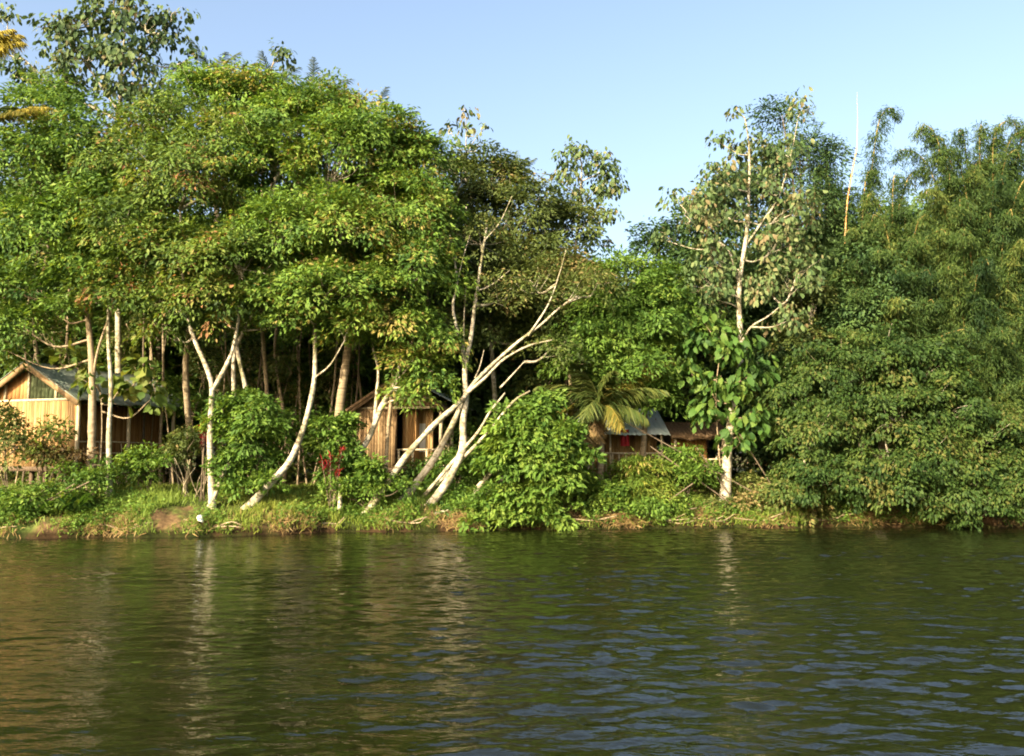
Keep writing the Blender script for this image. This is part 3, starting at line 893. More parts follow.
bamboo('feathery bamboo clump arching highest at the far right edge', 985, 38.5,
       [(925, 125, 38), (950, 150, 37), (981, 125, 38.5), (1010, 120, 39), (1045, 115, 39), (960, 200, 36.3), (1000, 180, 36.4), (1040, 170, 36.6), (930, 190, 36.8), (1020, 240, 35.8), (985, 260, 35.6), (1060, 230, 36), (1080, 150, 39), (950, 265, 35.8), (1040, 310, 35.4), (1000, 330, 35.2), (1015, 150, 38), (970, 170, 37.4), (940, 150, 37.8), (1030, 380, 35.4), (1010, 210, 36.4), (965, 230, 36), (905, 150, 39), (935, 135, 39), (960, 130, 38.6), (995, 138, 38.6), (1022, 132, 38.6), (950, 175, 37.2), (980, 160, 38.8), (1005, 165, 38.8)], 61)
bamboo('bamboo clump with long drooping plumes above the overhanging tree', 905, 39.5,
       [(895, 175, 39), (870, 195, 38.4), (920, 170, 39.4), (850, 230, 38.2), (880, 250, 37.2), (915, 240, 37), (940, 230, 37.2), (860, 290, 37), (895, 300, 36.6), (930, 300, 36.4), (905, 340, 36.2), (838, 270, 38.4), (960, 330, 36.2), (900, 205, 38), (925, 215, 37.6), (875, 215, 38), (860, 260, 37.6), (895, 270, 37), (925, 270, 36.8), (850, 330, 37), (880, 330, 36.6)], 62)
bamboo('slender bamboo clump standing behind the orange culm', 838, 42,
       [(826, 150, 42.5), (815, 185, 42), (842, 200, 42), (832, 250, 41), (872, 170, 42.5), (820, 165, 42.3), (835, 185, 42), (850, 240, 41), (822, 230, 41)], 63)
bamboo('single sparse bamboo arching against the sky over the orange culm', 868, 43, [(890, 108, 43)], 64)
bc = tag(empty('bamboo_culm', tuple(foot(P(838, 480, 40)))), 'bare orange bamboo culm tapering to a pale tip above the plumes', 'bamboo')
tb = Tubes()
a = P(838, 480, 40); a[2] = bc.location[2]
tb.add(np.array([a, P(842, 330, 40), P(846, 219, 40), P(850, 185, 40), P(857, 147, 40)]), .05, .026, k=8, sub=5, wob=.03)
tb.build('culm', M['orangeculm'], bc)
tb = Tubes()
tb.add(np.array([P(857, 147, 40), P(857.5, 118, 40), P(857, 92, 40)]), .018, .004, k=5, sub=4)
tb.build('tip', M['pole'], bc)

# ------------------------------------------------------------------ palms
palm('small_palm', 'young palm with yellowing arched fronds beside the blue tin roof', [(600, 470, 35.6), (601, 440, 35.6), (600, 410, 35.6)], .15, .11,
     [(-6, 44, 3.7, .72, 'frondyellow'), (-25, 32, 3.0, .95, None), (14, 60, 3.6, .66, 'frondyellow'), (-30, 8, 2.2, 1.0, None), (60, 60, 2.8, .9, None), (165, 45, 2.9, 1.1, None), (200, 35, 2.8, 1.2, None), (-70, 12, 2.0, 1.4, 'frondyellow'), (-110, 25, 2.2, 1.4, None), (120, 60, 2.8, .8, None), (180, 68, 2.9, .8, None), (-80, 55, 2.6, 1.0, None), (150, 20, 2.6, 1.3, 'frondyellow'), (-150, 5, 2.2, 1.4, None), (-130, -52, 1.9, .3, 'straw'), (185, -45, 1.9, .4, 'straw'), (150, -55, 1.7, .3, 'straw')], 71, lf=.95, n=84, lw=.06, hang=1.1)
palm('coconut_palm', 'leaning ringed palm trunk between the leaning white tree and the brown hut', [(336, 494, 34.6), (339, 419, 34.8), (344, 376, 34.9), (348, 346, 35), (352, 280, 35.4), (356, 200, 36)], .19, .13,
     [(a_, e_, 3.6, .9, None) for a_, e_ in ((0, 30), (45, 40), (90, 30), (135, 45), (180, 30), (225, 40), (270, 30), (315, 45))], 72)
PT = [(215, 75, 44), (272, 85, 45), (312, 92, 44), (372, 118, 45)]
for i, (px, py, Y) in enumerate(PT):
    lab = ['coconut palm whose spiky frond tips top the left end of the canopy ridge', 'coconut palm with frond tips beside the lone hanging leaf bunch',
           'coconut palm with frond tips bent right on the canopy ridge', 'coconut palm barely showing where the canopy ridge slopes down'][i]
    palm('coconut_palm', lab, [(px + 4, 480, Y), (px + 3, 300, Y), (px, py + 20, Y)], .2, .13,
         [(a_ + 17 * i, e_, 3.0, .8, None) for a_, e_ in ((0, 35), (60, 55), (110, 70), (150, 45), (200, 40), (250, 60), (300, 40), (30, 78))], 73 + i, lf=.8, n=40)
palm('coconut_palm', 'palm with yellow sunlit fronds at the top left corner', [(-30, 480, 36), (-26, 250, 36), (-24, 56, 36)], .2, .14,
     [(-5, 30, 2.3, .9, 'frondgold'), (15, 46, 2.2, .8, 'frondgold'), (-30, 20, 2.2, 1.1, 'frondgold'), (-14, 44, 2.2, .9, 'frondgold'), (90, 50, 2.4, .8, None), (150, 40, 2.6, .9, None), (200, 50, 2.6, .9, None), (270, 45, 2.4, .9, None)], 78, lf=.9, n=80, lw=.06, hang=1.0)
palm('coconut_palm', 'palm with pale golden frond lying over the canopy at upper left', [(-10, 480, 32), (-14, 300, 32.2), (-9, 122, 32.5)], .18, .12,
     [(-8, 10, 2.7, .5, 'frondgold'), (8, 16, 2.1, .5, 'frondyellow'), (-25, 6, 2.0, .6, 'frondyellow'), (150, 40, 2.6, .9, None), (90, 50, 2.4, .9, None)], 79, lf=.5, n=70, lw=.06)
palm('coconut_palm', 'palm with upright fuzzy fronds between olive crown and sparse tree top', [(512, 480, 42.5), (512, 300, 42.5), (510, 190, 42.5)], .18, .12,
     [(0, 60, 2.2, .7, None), (80, 70, 2.2, .7, None), (160, 60, 2.2, .7, None), (220, 45, 2.2, .9, None), (300, 50, 2.2, .9, None), (45, 78, 2.3, .5, None)], 80, lf=.5)

# ------------------------------------------------------------------ bushes along the bank
bush('round_bush', 'dense rounded bright green bush on the bank right of the bare white tree', [(536, 455, 33.9, 43, 40, 1.3), (515, 440, 33.8, 26, 26, .9), (560, 478, 33.8, 24, 24, .9), (530, 420, 34.2, 34, 18, 1.0), (495, 455, 34, 18, 14, .6), (553, 443, 34, 22, 24, .9), (525, 500, 33.7, 44, 16, .8), (500, 520, 33.4, 22, 8, .4), (548, 518, 33.5, 24, 8, .4)], 'bright', 101, ll=.24, lw=.11, nper=60, dens=1.2, tone=.56, n=6, ragged=14)
bush('vine_bush', 'large leafy bush smothering the bases of the crossing pale trunks', [(252, 440, 32.9, 32, 30, 1.0), (246, 408, 33.2, 18, 16, .7), (272, 428, 33.9, 18, 16, .6), (232, 462, 32.7, 14, 20, .5), (262, 465, 33.3, 16, 14, .5), (225, 430, 33, 10, 14, .4), (250, 485, 32.5, 18, 10, .4)], 'bright', 102, tone=.42, ll=.2, lw=.09, n=5, ragged=12)
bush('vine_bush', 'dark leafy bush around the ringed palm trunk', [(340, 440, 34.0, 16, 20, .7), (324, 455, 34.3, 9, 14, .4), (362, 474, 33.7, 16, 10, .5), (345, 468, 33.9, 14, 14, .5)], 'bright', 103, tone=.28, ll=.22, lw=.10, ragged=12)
bush('leafy_bush', 'green bush under the left hut veranda beside the thick tan trunk', [(82, 482, 31.9, 20, 16, .5), (70, 500, 31.3, 16, 12, .5), (98, 476, 32.2, 12, 10, .4)], 'bright', 104, tone=.45, ragged=3)
bush('leafy_bush', 'low bush by the veranda rail right of the slim white trunk', [(148, 466, 33.4, 18, 12, .5), (135, 472, 33.2, 12, 8, .4)], 'bright', 105, tone=.4)
bush('leafy_bush', 'yellow green leaning shrub before the left hut plank wall', [(42, 436, 33.0, 18, 10, .5), (50, 428, 33.2, 9, 8, .4), (30, 450, 33, 10, 8, .4)], 'roundleaf', 106, ragged=2, ll=.2, lw=.09, nper=40, dens=.8)
bush('brown_bush', 'brownish green shrub in front of the left hut plank wall', [(45, 455, 32.4, 20, 12, .6), (66, 458, 32.6, 12, 9, .5)], 'darkred', 107, ragged=2, dens=.8)
bush('leafy_bush', 'pale bush at the left edge of the picture before the hut', [(6, 450, 32.2, 16, 28, .6), (2, 420, 32.6, 14, 16, .5)], 'olive', 108, dens=.8, tone=.6, ragged=2)
bush('round_bush', 'round dark green bush in front of the open brown shelter', [(686, 464, 35.8, 20, 18, .7), (672, 472, 35.6, 14, 12, .5), (697, 478, 35.6, 11, 10, .4)], 'bright', 109, tone=.4, dens=1.2)
bush('feathery_bush', 'feathery yellow green bush below the red cloth on the bank', [(640, 486, 35.3, 22, 16, .7), (622, 500, 34.9, 20, 14, .6), (655, 496, 34.9, 20, 14, .6), (650, 466, 35.5, 9, 10, .4), (632, 468, 35.5, 7, 9, .4)], 'grass', 110, cat='bush', ll=.24, lw=.05, droop=.8, tone=.35, nper=90)
bush('leafy_bush', 'low bright bush at the water edge under the feathery bush', [(640, 512, 34.4, 36, 14, .6), (612, 505, 34.4, 18, 12, .5), (668, 510, 34.6, 16, 10, .4)], 'bright', 111, tone=.55)
bush('leafy_bush', 'weedy bush at the foot of the tall white trunk', [(745, 506, 35.4, 20, 12, .5), (760, 490, 36.2, 16, 14, .5), (712, 505, 35.6, 14, 9, .4)], 'olive', 112, tone=.7)
bush('leafy_bush', 'bush with lime leaves at the left edge of the overhanging tree', [(790, 508, 35.3, 26, 16, .6), (765, 505, 35.5, 16, 14, .5), (815, 512, 35.3, 18, 12, .5)], 'olive', 113, tone=.75)
bush('leafy_bush', 'low bush left of the round bush behind the white stub trunk', [(480, 500, 34.0, 26, 10, .5), (455, 500, 34.6, 18, 10, .5), (470, 515, 33.5, 22, 7, .4)], 'bright', 114, tone=.35)
bush('leafy_bush', 'grassy bush on the bank below the brown middle hut', [(375, 488, 33.5, 22, 10, .5), (350, 492, 33.4, 18, 10, .5)], 'bright', 115, tone=.5)
bush('leafy_bush', 'low leafy bush at the far left water edge', [(22, 500, 31, 24, 16, .6), (5, 512, 30.7, 16, 12, .5)], 'bright', 116, tone=.5)
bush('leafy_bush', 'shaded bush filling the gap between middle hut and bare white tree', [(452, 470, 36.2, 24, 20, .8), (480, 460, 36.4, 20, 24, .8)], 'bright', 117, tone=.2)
bush('leafy_bush', 'shaded shrubs beside the leafless twigs right of the left hut', [(190, 455, 34.5, 12, 16, .5), (168, 462, 35, 10, 10, .4)], 'olive', 118, tone=.45, dens=.8)
bush('leafy_bush', 'bush in front of the blue roofed hut by the palm', [(592, 490, 35.0, 14, 10, .5), (603, 496, 34.8, 12, 8, .5)], 'bright', 119, tone=.65)

# red leaved cordylines
def cordyline(label, px, py, Y, r, seed, h2=None):
    rg = np.random.default_rng(seed)
    c = P(px, py, Y)
    root = empty('cordyline', tuple(foot(c)))
    tb = Tubes()
    lv = Leaves()
    for i in range(5):
        t = c + np.array([rg.normal() * r * .7, rg.normal() * r * .4, rg.normal() * r * .9])
        b = foot(c + rg.normal(size=3) * .06)
        tb.add(np.array([b, b * .4 + t * .6, t]), .022, .014, k=5, sub=3)
        n = 34
        az = rg.uniform(0, 6.28, n)
        el = rg.uniform(-.3, 1.35, n)
        D = np.stack([np.cos(az) * np.cos(el), np.sin(az) * np.cos(el), np.sin(el)], 1)
        f = rg.uniform(0, 1, n)
        lv.add(t + (b - t) * (f * .28)[:, None], D, np.tile(UP, (n, 1)) + rg.normal(size=(n, 3)) * .4, rg.uniform(.16, .34, n) * (1 - .3 * f), rg.uniform(.035, .07, n), 1 - f * 1.1 + rg.normal(size=n) * .15)
    tb.build('stems', M['brownbark'], root)
    lv.build('leaves', M['red'], root)
    tag(root, label, 'plant')


cordyline('red leaved cordyline behind the forked white trunk', 205, 426, 33.0, .26, 121)
cordyline('red leaved cordyline beside the ringed palm trunk', 331, 460, 33.2, .26, 122)

# broad rounded leaves of a sapling across the left hut roof
grow('broad_leaf_sapling', 'sapling with big round yellow green leaves before the left hut roof', 'sapling',
     [([(100, 475, 33.8), (102, 420, 33.8), (98, 385, 33.8), (80, 365, 33.7)], .04, .015), ([(100, 400, 33.8), (120, 385, 33.6), (140, 375, 33.6)], .025, .012)],
     [(72, 362, 33.6, 14, 12, .5), (92, 378, 33.4, 18, 12, .5), (140, 378, 33.5, 18, 16, .6), (118, 392, 33.3, 14, 9, .4), (150, 400, 33.6, 10, 12, .4), (60, 352, 33.7, 10, 6, .3)],
     'roundleaf', 'tanbark', 131, kind='oval', ll=.42, lw=.36, nper=7, cr=.45, flat=.4, droop=.9, dens=.8)
# strap leaved clump at the water edge
cl = P(62, 512, 30.9)
root = empty('strap_leaf_clump', tuple(foot(cl)))
rg = np.random.default_rng(141)
lv = Leaves()
for i in range(9):
    b = np.array(root.location) + np.array([rg.normal() * .35, rg.normal() * .2, .15])
    n = 8
    az = rg.uniform(0, 6.28, n)
    D = np.stack([np.cos(az) * .7, np.sin(az) * .7, rg.uniform(.1, 1.3, n)], 1)
    st = b + D * .25
    lv.add(st, D, np.tile(UP, (n, 1)), rg.uniform(.5, .85, n), rg.uniform(.12, .19, n), .5 + rg.normal(size=n) * .25)
lv.build('leaves', M['teakgreen'], root, 'oval')
tag(root, 'clump of long strap leaves hanging to the water at the left bank', 'plant')

# leafless twigs
root = empty('bare_shrub', tuple(foot(P(192, 480, 34))))
tb = Tubes()
rg = np.random.default_rng(151)
for i in range(12):
    b = foot(np.array([P(175 + rg.uniform(0, 30), 480, 34)[0], 34 + rg.normal() * .15, 0]))
    t = b + np.array([rg.normal() * .5, rg.normal() * .2, rg.uniform(1.0, 1.9)])
    tb.add(np.array([b, b * .5 + t * .5 + rg.normal(size=3) * .1, t]), .025, .01, k=5, sub=3)
tb.build('stems', M['post'], root)
tag(root, 'leafless pale stems of a shrub left of the forked white trunk', 'shrub')

# dead sticks lodged along the shore
rg = np.random.default_rng(161)
for i, px in enumerate((48, 150, 238, 330, 412, 590, 668, 716, 772, 845)):
    x0 = (px - CXP) / F * 33
    yy = float(edge(x0)) + .15
    a = np.array([x0, yy, float(gz(x0, yy)) + .04])
    root = empty('dead_stick', tuple(a))
    tb = Tubes()
    for j in range(3):
        an = rg.uniform(-.5, .5) + (math.pi if rg.uniform() < .5 else 0)
        L_ = rg.uniform(.5, 1.3)
        e = a + np.array([math.cos(an) * L_, math.sin(an) * L_ * .3 - .15, rg.uniform(-.02, .35)])
        tb.add(np.array([a, a * .5 + e * .5 + rg.normal(size=3) * .06, e]), .03, .01, k=5, sub=4)
    tb.build('twigs', M['tanbark'], root)
    tag(root, 'dead branching stick lodged where the bank meets the water', 'stick', 'dead sticks along the water edge')

# cut stub and driftwood
def log(name, label, cat, pl, r0, r1, mat, ground=False):
    p3 = pts3(pl)
    if ground:
        p3 = np.vstack([foot(p3[0]), p3])
    root = empty(name, tuple(p3[0]))
    tb = Tubes()
    tb.add(p3, r0, r1, k=8, sub=4, wob=.06, seed=4)
    tb.build('trunk', M[mat], root)
    tag(root, label, cat)


log('tree_stub', 'short leaning white stub trunk left of the dense round bush', 'tree stub', [(476, 492, 34.4), (484, 481, 34.4), (494, 468, 34.5)], .12, .10, 'whitebark', True)
log('driftwood', 'pale fallen branch lying on the bank left of the round bush', 'branch', [(432, 514, 33.5), (455, 509, 33.6), (476, 505, 33.7)], .05, .03, 'whitebark')
log('stump', 'short mossy stump in the bush beside the ringed palm', 'stump', [(340, 500, 33.2), (341, 484, 33.2)], .09, .08, 'whitebark', True)

# ------------------------------------------------------------------ forest behind
def proto(seed, leaf, H, wd, tone):
    rg = np.random.default_rng(seed)
    tb, lv = Tubes(), Leaves()
    tb.add(np.array([[0, 0, -.3], [.1, .05, H * .3], [.2 * rg.normal(), .1, H * .65], [.3 * rg.normal(), 0, H * .92]]), .22, .05, k=7, sub=5)
    for i in range(34):
        z = H * rg.uniform(.18, .95)
        rmax = wd * (1 - abs(z / H - .6) * 1.2)
        az = rg.uniform(0, 6.28)
        c = np.array([math.cos(az) * rmax * rg.uniform(.3, .9), math.sin(az) * rmax * rg.uniform(.3, .9), z])
        tb.add(np.array([[.1, 0, z - .8], c * .5 + np.array([.05, 0, z * .5 - .35]), c]), .06, .02, k=4, sub=3)
        b = norm(np.array([c[0], c[1], .4]))
        for j in range(9):
            cc = c + rg.normal(size=3) * np.array([.75, .75, .5])
            spray(lv, rg, cc, b, 40, .8, .22, .34, .15, .5, .5, tone + rg.normal() * .12, .15)
    tm = Tubes.build(tb, 'trunk', M['brownbark'])
    lm = lv.build('crown', M[leaf])
    return tm, lm


PR = [proto(201, 'dark', 13, 3.2, .75), proto(202, 'olive', 15, 3.0, .45), proto(203, 'dark', 11, 3.6, .85), proto(204, 'canopy', 12.5, 3.2, .3)]
rg = np.random.default_rng(210)
first = [True] * 4
k = 0
for row, (Y0, dx, smin, smax) in enumerate(((44.5, 3.4, .72, .9), (49.5, 3.9, .8, 1.0), (56, 4.6, .95, 1.15))):
    for x in np.arange(-38, 40, dx):
        xx = x + rg.normal() * .7
        yy = Y0 + rg.normal() * .8
        px = CXP + xx / yy * F
        if row == 0 and (540 < px < 560 or px > 1090):
            continue
        i = int(rg.integers(4))
        H = [13, 15, 11, 12.5][i]
        s = 9.0
        # keep the tops below the skyline the photograph shows there
        lim = np.interp(px, [-80, 430, 470, 560, 640, 680, 720, 830, 1030], [110, 130, 200, 245, 275, 265, 230, 190, 150])
        zmax = CAMZ + (HZ - lim) / F * yy - float(gz(xx, yy))
        s = min(2.0, zmax / H * rg.uniform(.68, .98))
        root = empty('forest_tree', (xx, yy, float(gz(xx, yy))), rg.uniform(0, 6.28))
        root.scale = (.85 + s * .3, .85 + s * .3, s)
        for src, nm in zip(PR[i], ('trunk', 'crown')):
            if first[i]:
                o = src
            else:
                o = src.copy()
                COL.objects.link(o)
            o.parent = root
        first[i] = False
        tag(root, 'dim forest tree standing in the shade behind the huts and front trees', 'tree', 'forest trees behind the huts')
# bare forest trunks seen in the gloom under the canopy
FT = [(189, 440, 36.5, 190, 320, .15, 'tan'), (266, 440, 37, 267, 300, .13, ''), (45, 350, 40, 46, 250, .10, ''), (162, 440, 38.5, 163, 330, .09, ''), (285, 440, 39, 288, 300, .10, ''), (322, 440, 40, 318, 310, .09, ''), (330, 440, 38, 329, 330, .07, ''), (425, 440, 40, 428, 320, .09, ''), (140, 440, 39, 138, 300, .06, ''), (176, 440, 37.5, 173, 320, .05, ''), (225, 440, 38.5, 222, 300, .07, ''), (252, 440, 39.5, 258, 290, .06, ''), (298, 440, 38.4, 296, 300, .06, ''), (308, 440, 40.5, 312, 300, .07, ''), (352, 440, 39, 358, 300, .06, ''), (365, 440, 40.5, 362, 320, .07, ''), (70, 330, 39.5, 66, 240, .07, ''), (30, 330, 39, 28, 260, .06, ''), (152, 440, 40.5, 156, 300, .08, '')]
for i, (x0, y0, Y, x1, y1, r, c) in enumerate(FT):
    a = foot(P(x0, y0, Y))
    root = empty('slender_tree', tuple(a))
    tb = Tubes()
    jr = np.random.default_rng(900 + i)
    b = P(x1 + jr.normal() * 7, y1, Y + jr.normal() * .8)
    r *= jr.uniform(.6, 1.1)
    up = b + (b - a) * .35
    tb.add(np.array([a, a * .68 + b * .32 + jr.normal(size=3) * .13, a * .3 + b * .7 + jr.normal(size=3) * .16, b, up]), r, r * .6, k=8, sub=5, wob=.04, seed=i + 3)
    tb.build('trunk', M['tanbark' if i % 3 != 2 else 'brownbark'], root)
    lv = Leaves()
    for j in range(14):
        spray(lv, rg, up + rg.normal(size=3) * np.array([.9, .7, .6]), UP, 45, .6, .25, .2, .09, tone0=.35)
    lv.build('crown', M['canopy'], root)
    if i == 0:
        tag(root, 'thick tan trunk standing in the gloom just left of the forked tree', 'tree')
    else:
        tag(root, 'thin bare trunk standing in the gloom under the canopy', 'tree', 'thin trunks in the gloom under the canopy')

US = [(20, 400, 40, 18, 22), (55, 330, 40.5, 20, 22), (120, 350, 41, 22, 26), (165, 400, 39.5, 14, 24), (150, 330, 40, 20, 18), (205, 370, 40, 20, 26), (190, 410, 38.5, 12, 14), (250, 360, 40.5, 20, 26), (280, 390, 39.5, 18, 24), (300, 340, 40.5, 22, 20), (330, 390, 40, 16, 30), (355, 350, 40.5, 20, 22), (285, 430, 38.5, 14, 12), (235, 385, 39, 12, 16), (415, 350, 40.5, 18, 24), (450, 430, 39.5, 16, 24), (545, 380, 39.5, 22, 22), (575, 400, 40, 18, 20), (320, 430, 38.2, 10, 12), (690, 400, 40.5, 22, 20)]
for i, (px, py, Y, rx, rz) in enumerate(US):
    grow('understory_tree', 'slight shaded sapling growing in the gloom between the huts and the forest', 'sapling',
         [([(px - 2, 470, Y), (px + (-1) ** i * 4, (py + 470) / 2, Y), (px, py, Y)], .05, .02), ([(px, py + 20, Y), (px + 10 * (-1) ** i, py - 20, Y), (px + 16 * (-1) ** i, py - 55, Y)], .03, .01)],
         [(px, py, Y, rx, rz, .9), (px + 8 * (-1) ** i, py - rz, Y, rx * .7, rz * .6, .7)], 'olive' if i % 3 else 'canopy', 'tanbark', 400 + i, group='shaded saplings under the canopy', nper=45, cr=.6, dens=1.0, ll=.22, lw=.09, tone=.5)

# dark undergrowth: one mass under the forest
rg = np.random.default_rng(220)
lv = Leaves()
for i in range(1500):
    x = rg.uniform(-27, 27)
    y = rg.uniform(41.5, 47)
    z = float(gz(x, y)) + rg.uniform(0, 1) ** 1.5 * (3.2 if y > 42.5 else 1.2)
    spray(lv, rg, np.array([x, y, z]), UP, 24, .6, .35, .34, .13, .5, .6, .55 + rg.normal() * .22, .15)
tag(lv.build('undergrowth', M['olive']), kind='stuff')

# ------------------------------------------------------------------ grass on the bank
rg = np.random.default_rng(230)
def cover(n, ymin, ymax, x0=-20, x1=21):
    x = rg.uniform(x0, x1, n)
    d = rg.uniform(ymin, ymax, n)
    y = edge(x) + d
    return x, y, gz(x, y), d
def patch(x, y, s, ph):
    return .5 + .25 * np.sin(x * 1.3 * s + ph) + .25 * np.sin(x * .7 * s + y * 1.1 * s + ph * 2) * 1.0
lv = Leaves()
x, y, z, d = cover(105000, .03, 6.5)
keep = (patch(x, y, 1.0, .7) + rg.normal(size=len(x)) * .18 > .36) & (x < 14)
# bare soil scars
for sx, sd, rx, rd in ((-11.7, .9, .9, .9), (2.35, .5, .5, .7), (7.1, .7, .6, .5), (-9.8, 1.6, .7, .4)):
    keep &= (((x - sx) / rx) ** 2 + ((d - sd) / rd) ** 2) > rg.uniform(.6, 1.2, len(x))
x, y, z, d = x[keep], y[keep], z[keep], d[keep]
n = len(x)
D = np.stack([rg.normal(size=n) * .45, rg.normal(size=n) * .35 - .25, np.ones(n)], 1)
lv.add(np.stack([x, y, z - .02], 1), D, np.stack([rg.normal(size=n), -np.ones(n), rg.normal(size=n) * .3 + .5], 1), rg.uniform(.14, .42, n) * (.6 + .6 * patch(x, y, .8, 2)), rg.uniform(.02, .045, n),
       .32 + .4 * patch(x, y, .6, 1.3) * rg.uniform(.4, 1.3, n))
tag(lv.build('grass', M['grass'], None, 'blade'), kind='stuff')
lv = Leaves()
for i in range(2300):
    x = rg.uniform(-19.5, 20)
    dd = rg.uniform(.06, 1.0) ** 1 if rg.uniform() < .45 else rg.uniform(.1, 3.2)
    if patch(x, dd, 1.4, 3.0) < .42 or abs(x + 11.7) < .8 or abs(x - 2.35) < .45:
        continue
    yy = float(edge(x)) + dd
    spray(lv, rg, np.array([x, yy, float(gz(x, yy)) + rg.uniform(.05, .3)]), norm(UP - np.array([0, .6, 0])), 26, .28, .35, .11, .065, .3, .5, .5 + rg.normal() * .15, .15)
tag(lv.build('weeds', M['bright']), kind='stuff')
lv = Leaves()
x, y, z, d = cover(26000, .03, .9)
keep = patch(x, d, 1.6, 5.0) + rg.normal(size=len(x)) * .15 > .66
x, y, z, d = x[keep], y[keep], z[keep], d[keep]
n = len(x)
D = np.stack([rg.normal(size=n) * .7, -np.abs(rg.normal(size=n)) * .6 - .2, rg.normal(size=n) * .5], 1)
lv.add(np.stack([x, y, z + .05], 1), D, np.stack([rg.normal(size=n) * .5, -np.ones(n), np.ones(n)], 1), rg.uniform(.15, .4, n), rg.uniform(.015, .035, n), rg.uniform(0, 1, n))
tag(lv.build('dry_grass', M['straw'], None, 'blade'), kind='stuff')
# ================================================================== buildings
class Boxes:
    def __init__(s):
        s.v, s.f, s.t, s.n = [], [], [], 0

    def box(s, x0, x1, y0, y1, z0, z1, tone=.5, M4=None):
        v = np.array([[x, y, z] for z in (z0, z1) for y in (y0, y1) for x in (x0, x1)], float)
        s._add(v, tone)

    def _add(s, v, tone):
        f = np.array([[0, 2, 3, 1], [4, 5, 7, 6], [0, 1, 5, 4], [2, 6, 7, 3], [0, 4, 6, 2], [1, 3, 7, 5]]) + s.n
        s.v.append(v)
        s.f.append(f)
        s.t.append(np.full(8, tone))
        s.n += 8

    def beam(s, a, b, w, h, tone=.5):
        """square timber from a to b"""
        a, b = np.array(a, float), np.array(b, float)
        T = norm(b - a)
        ref = np.array([0, 0, 1.0]) if abs(T[2]) < .9 else np.array([0, 1.0, 0])
        S = norm(np.cross(T, ref))
        U = np.cross(S, T)
        v = []
        for p in (a, b):
            for u in (-1, 1):
                for q in (-1, 1):
                    v.append(p + S * q * w / 2 + U * u * h / 2)
        s._add(np.array(v), tone)

    def build(s, name, mat, parent=None):
        return link(name, mesh_from(name, np.vstack(s.v), np.vstack(s.f), 4, M[mat], tone=np.concatenate(s.t)), parent)


rgb = np.random.default_rng(301)


def planks(x0, x1, z0, zt, y, w=.115, th=.022, axis='x', inset=None):
    """vertical boards from x0 to x1; zt(x) gives the top"""
    b = Boxes()
    x = x0
    while x < x1 - .01:
        ww = min(w * rgb.uniform(.85, 1.15), x1 - x)
        o = rgb.uniform(0, .012)
        xm = x + ww / 2
        za, zb = z0 + rgb.uniform(-.03, .0), zt(xm) + rgb.uniform(-.02, .02)
        t = rgb.uniform(.1, 1)
        if axis == 'x':
            b.box(x, x + ww - .008, y - th - o, y - o, za, zb, t)
        else:
            b.box(y - th - o, y - o, x, x + ww - .008, za, zb, t)
        x += ww
    return b


def tin_sheet(a, b, c, d, th=.02, rip=.018, pitch=.16, name='roof', mat='tin', parent=None, jag=.0):
    """corrugated sheet a-b along the ridge, d-c along the eave; ripples run down the slope"""
    a, b, c, d = [np.array(q, float) for q in (a, b, c, d)]
    L = np.linalg.norm(b - a)
    nu, nv = max(12, int(L / pitch * 4)), 5
    u = np.linspace(0, 1, nu)[:, None, None]
    v = np.linspace(0, 1, nv)[None, :, None]
    g = (a * (1 - u) + b * u) * (1 - v) + (d * (1 - u) + c * u) * v
    nn = norm(np.cross(b - a, d - a))
    if nn[2] < 0: nn = -nn
    rg = np.random.default_rng(int(L * 100))
    jj = np.repeat(rg.normal(size=nu // 8 + 1), 8)[:nu] * jag
    g = g + nn * (rip * np.sin(u * L / pitch * 2 * np.pi))
    g[:, -1] += norm(d - a) * jj[:, None]
    g[..., 2] -= (.05 * np.sin(np.pi * u) * L / 6 + .025 * np.sin(u * 17 + v * 3) * v)[..., 0]
    top, bot = g.reshape(-1, 3), (g - nn * th).reshape(-1, 3)
    i = (np.arange(nu - 1)[:, None] * nv + np.arange(nv - 1)[None]).ravel()
    q = np.stack([i, i + nv, i + nv + 1, i + 1], 1)
    n = len(top)
    fs = [q, q[:, ::-1] + n]
    for e in (np.arange(nu) * nv, np.arange(nu) * nv + nv - 1, np.arange(nv), np.arange(nv) + (nu - 1) * nv):
        fs.append(np.stack([e[:-1], e[1:], e[1:] + n, e[:-1] + n], 1))
    V = np.vstack([top, bot])
    return link(name, mesh_from(name, V, np.vstack(fs), 4, M[mat], tone=np.full(len(V), .5)), parent)


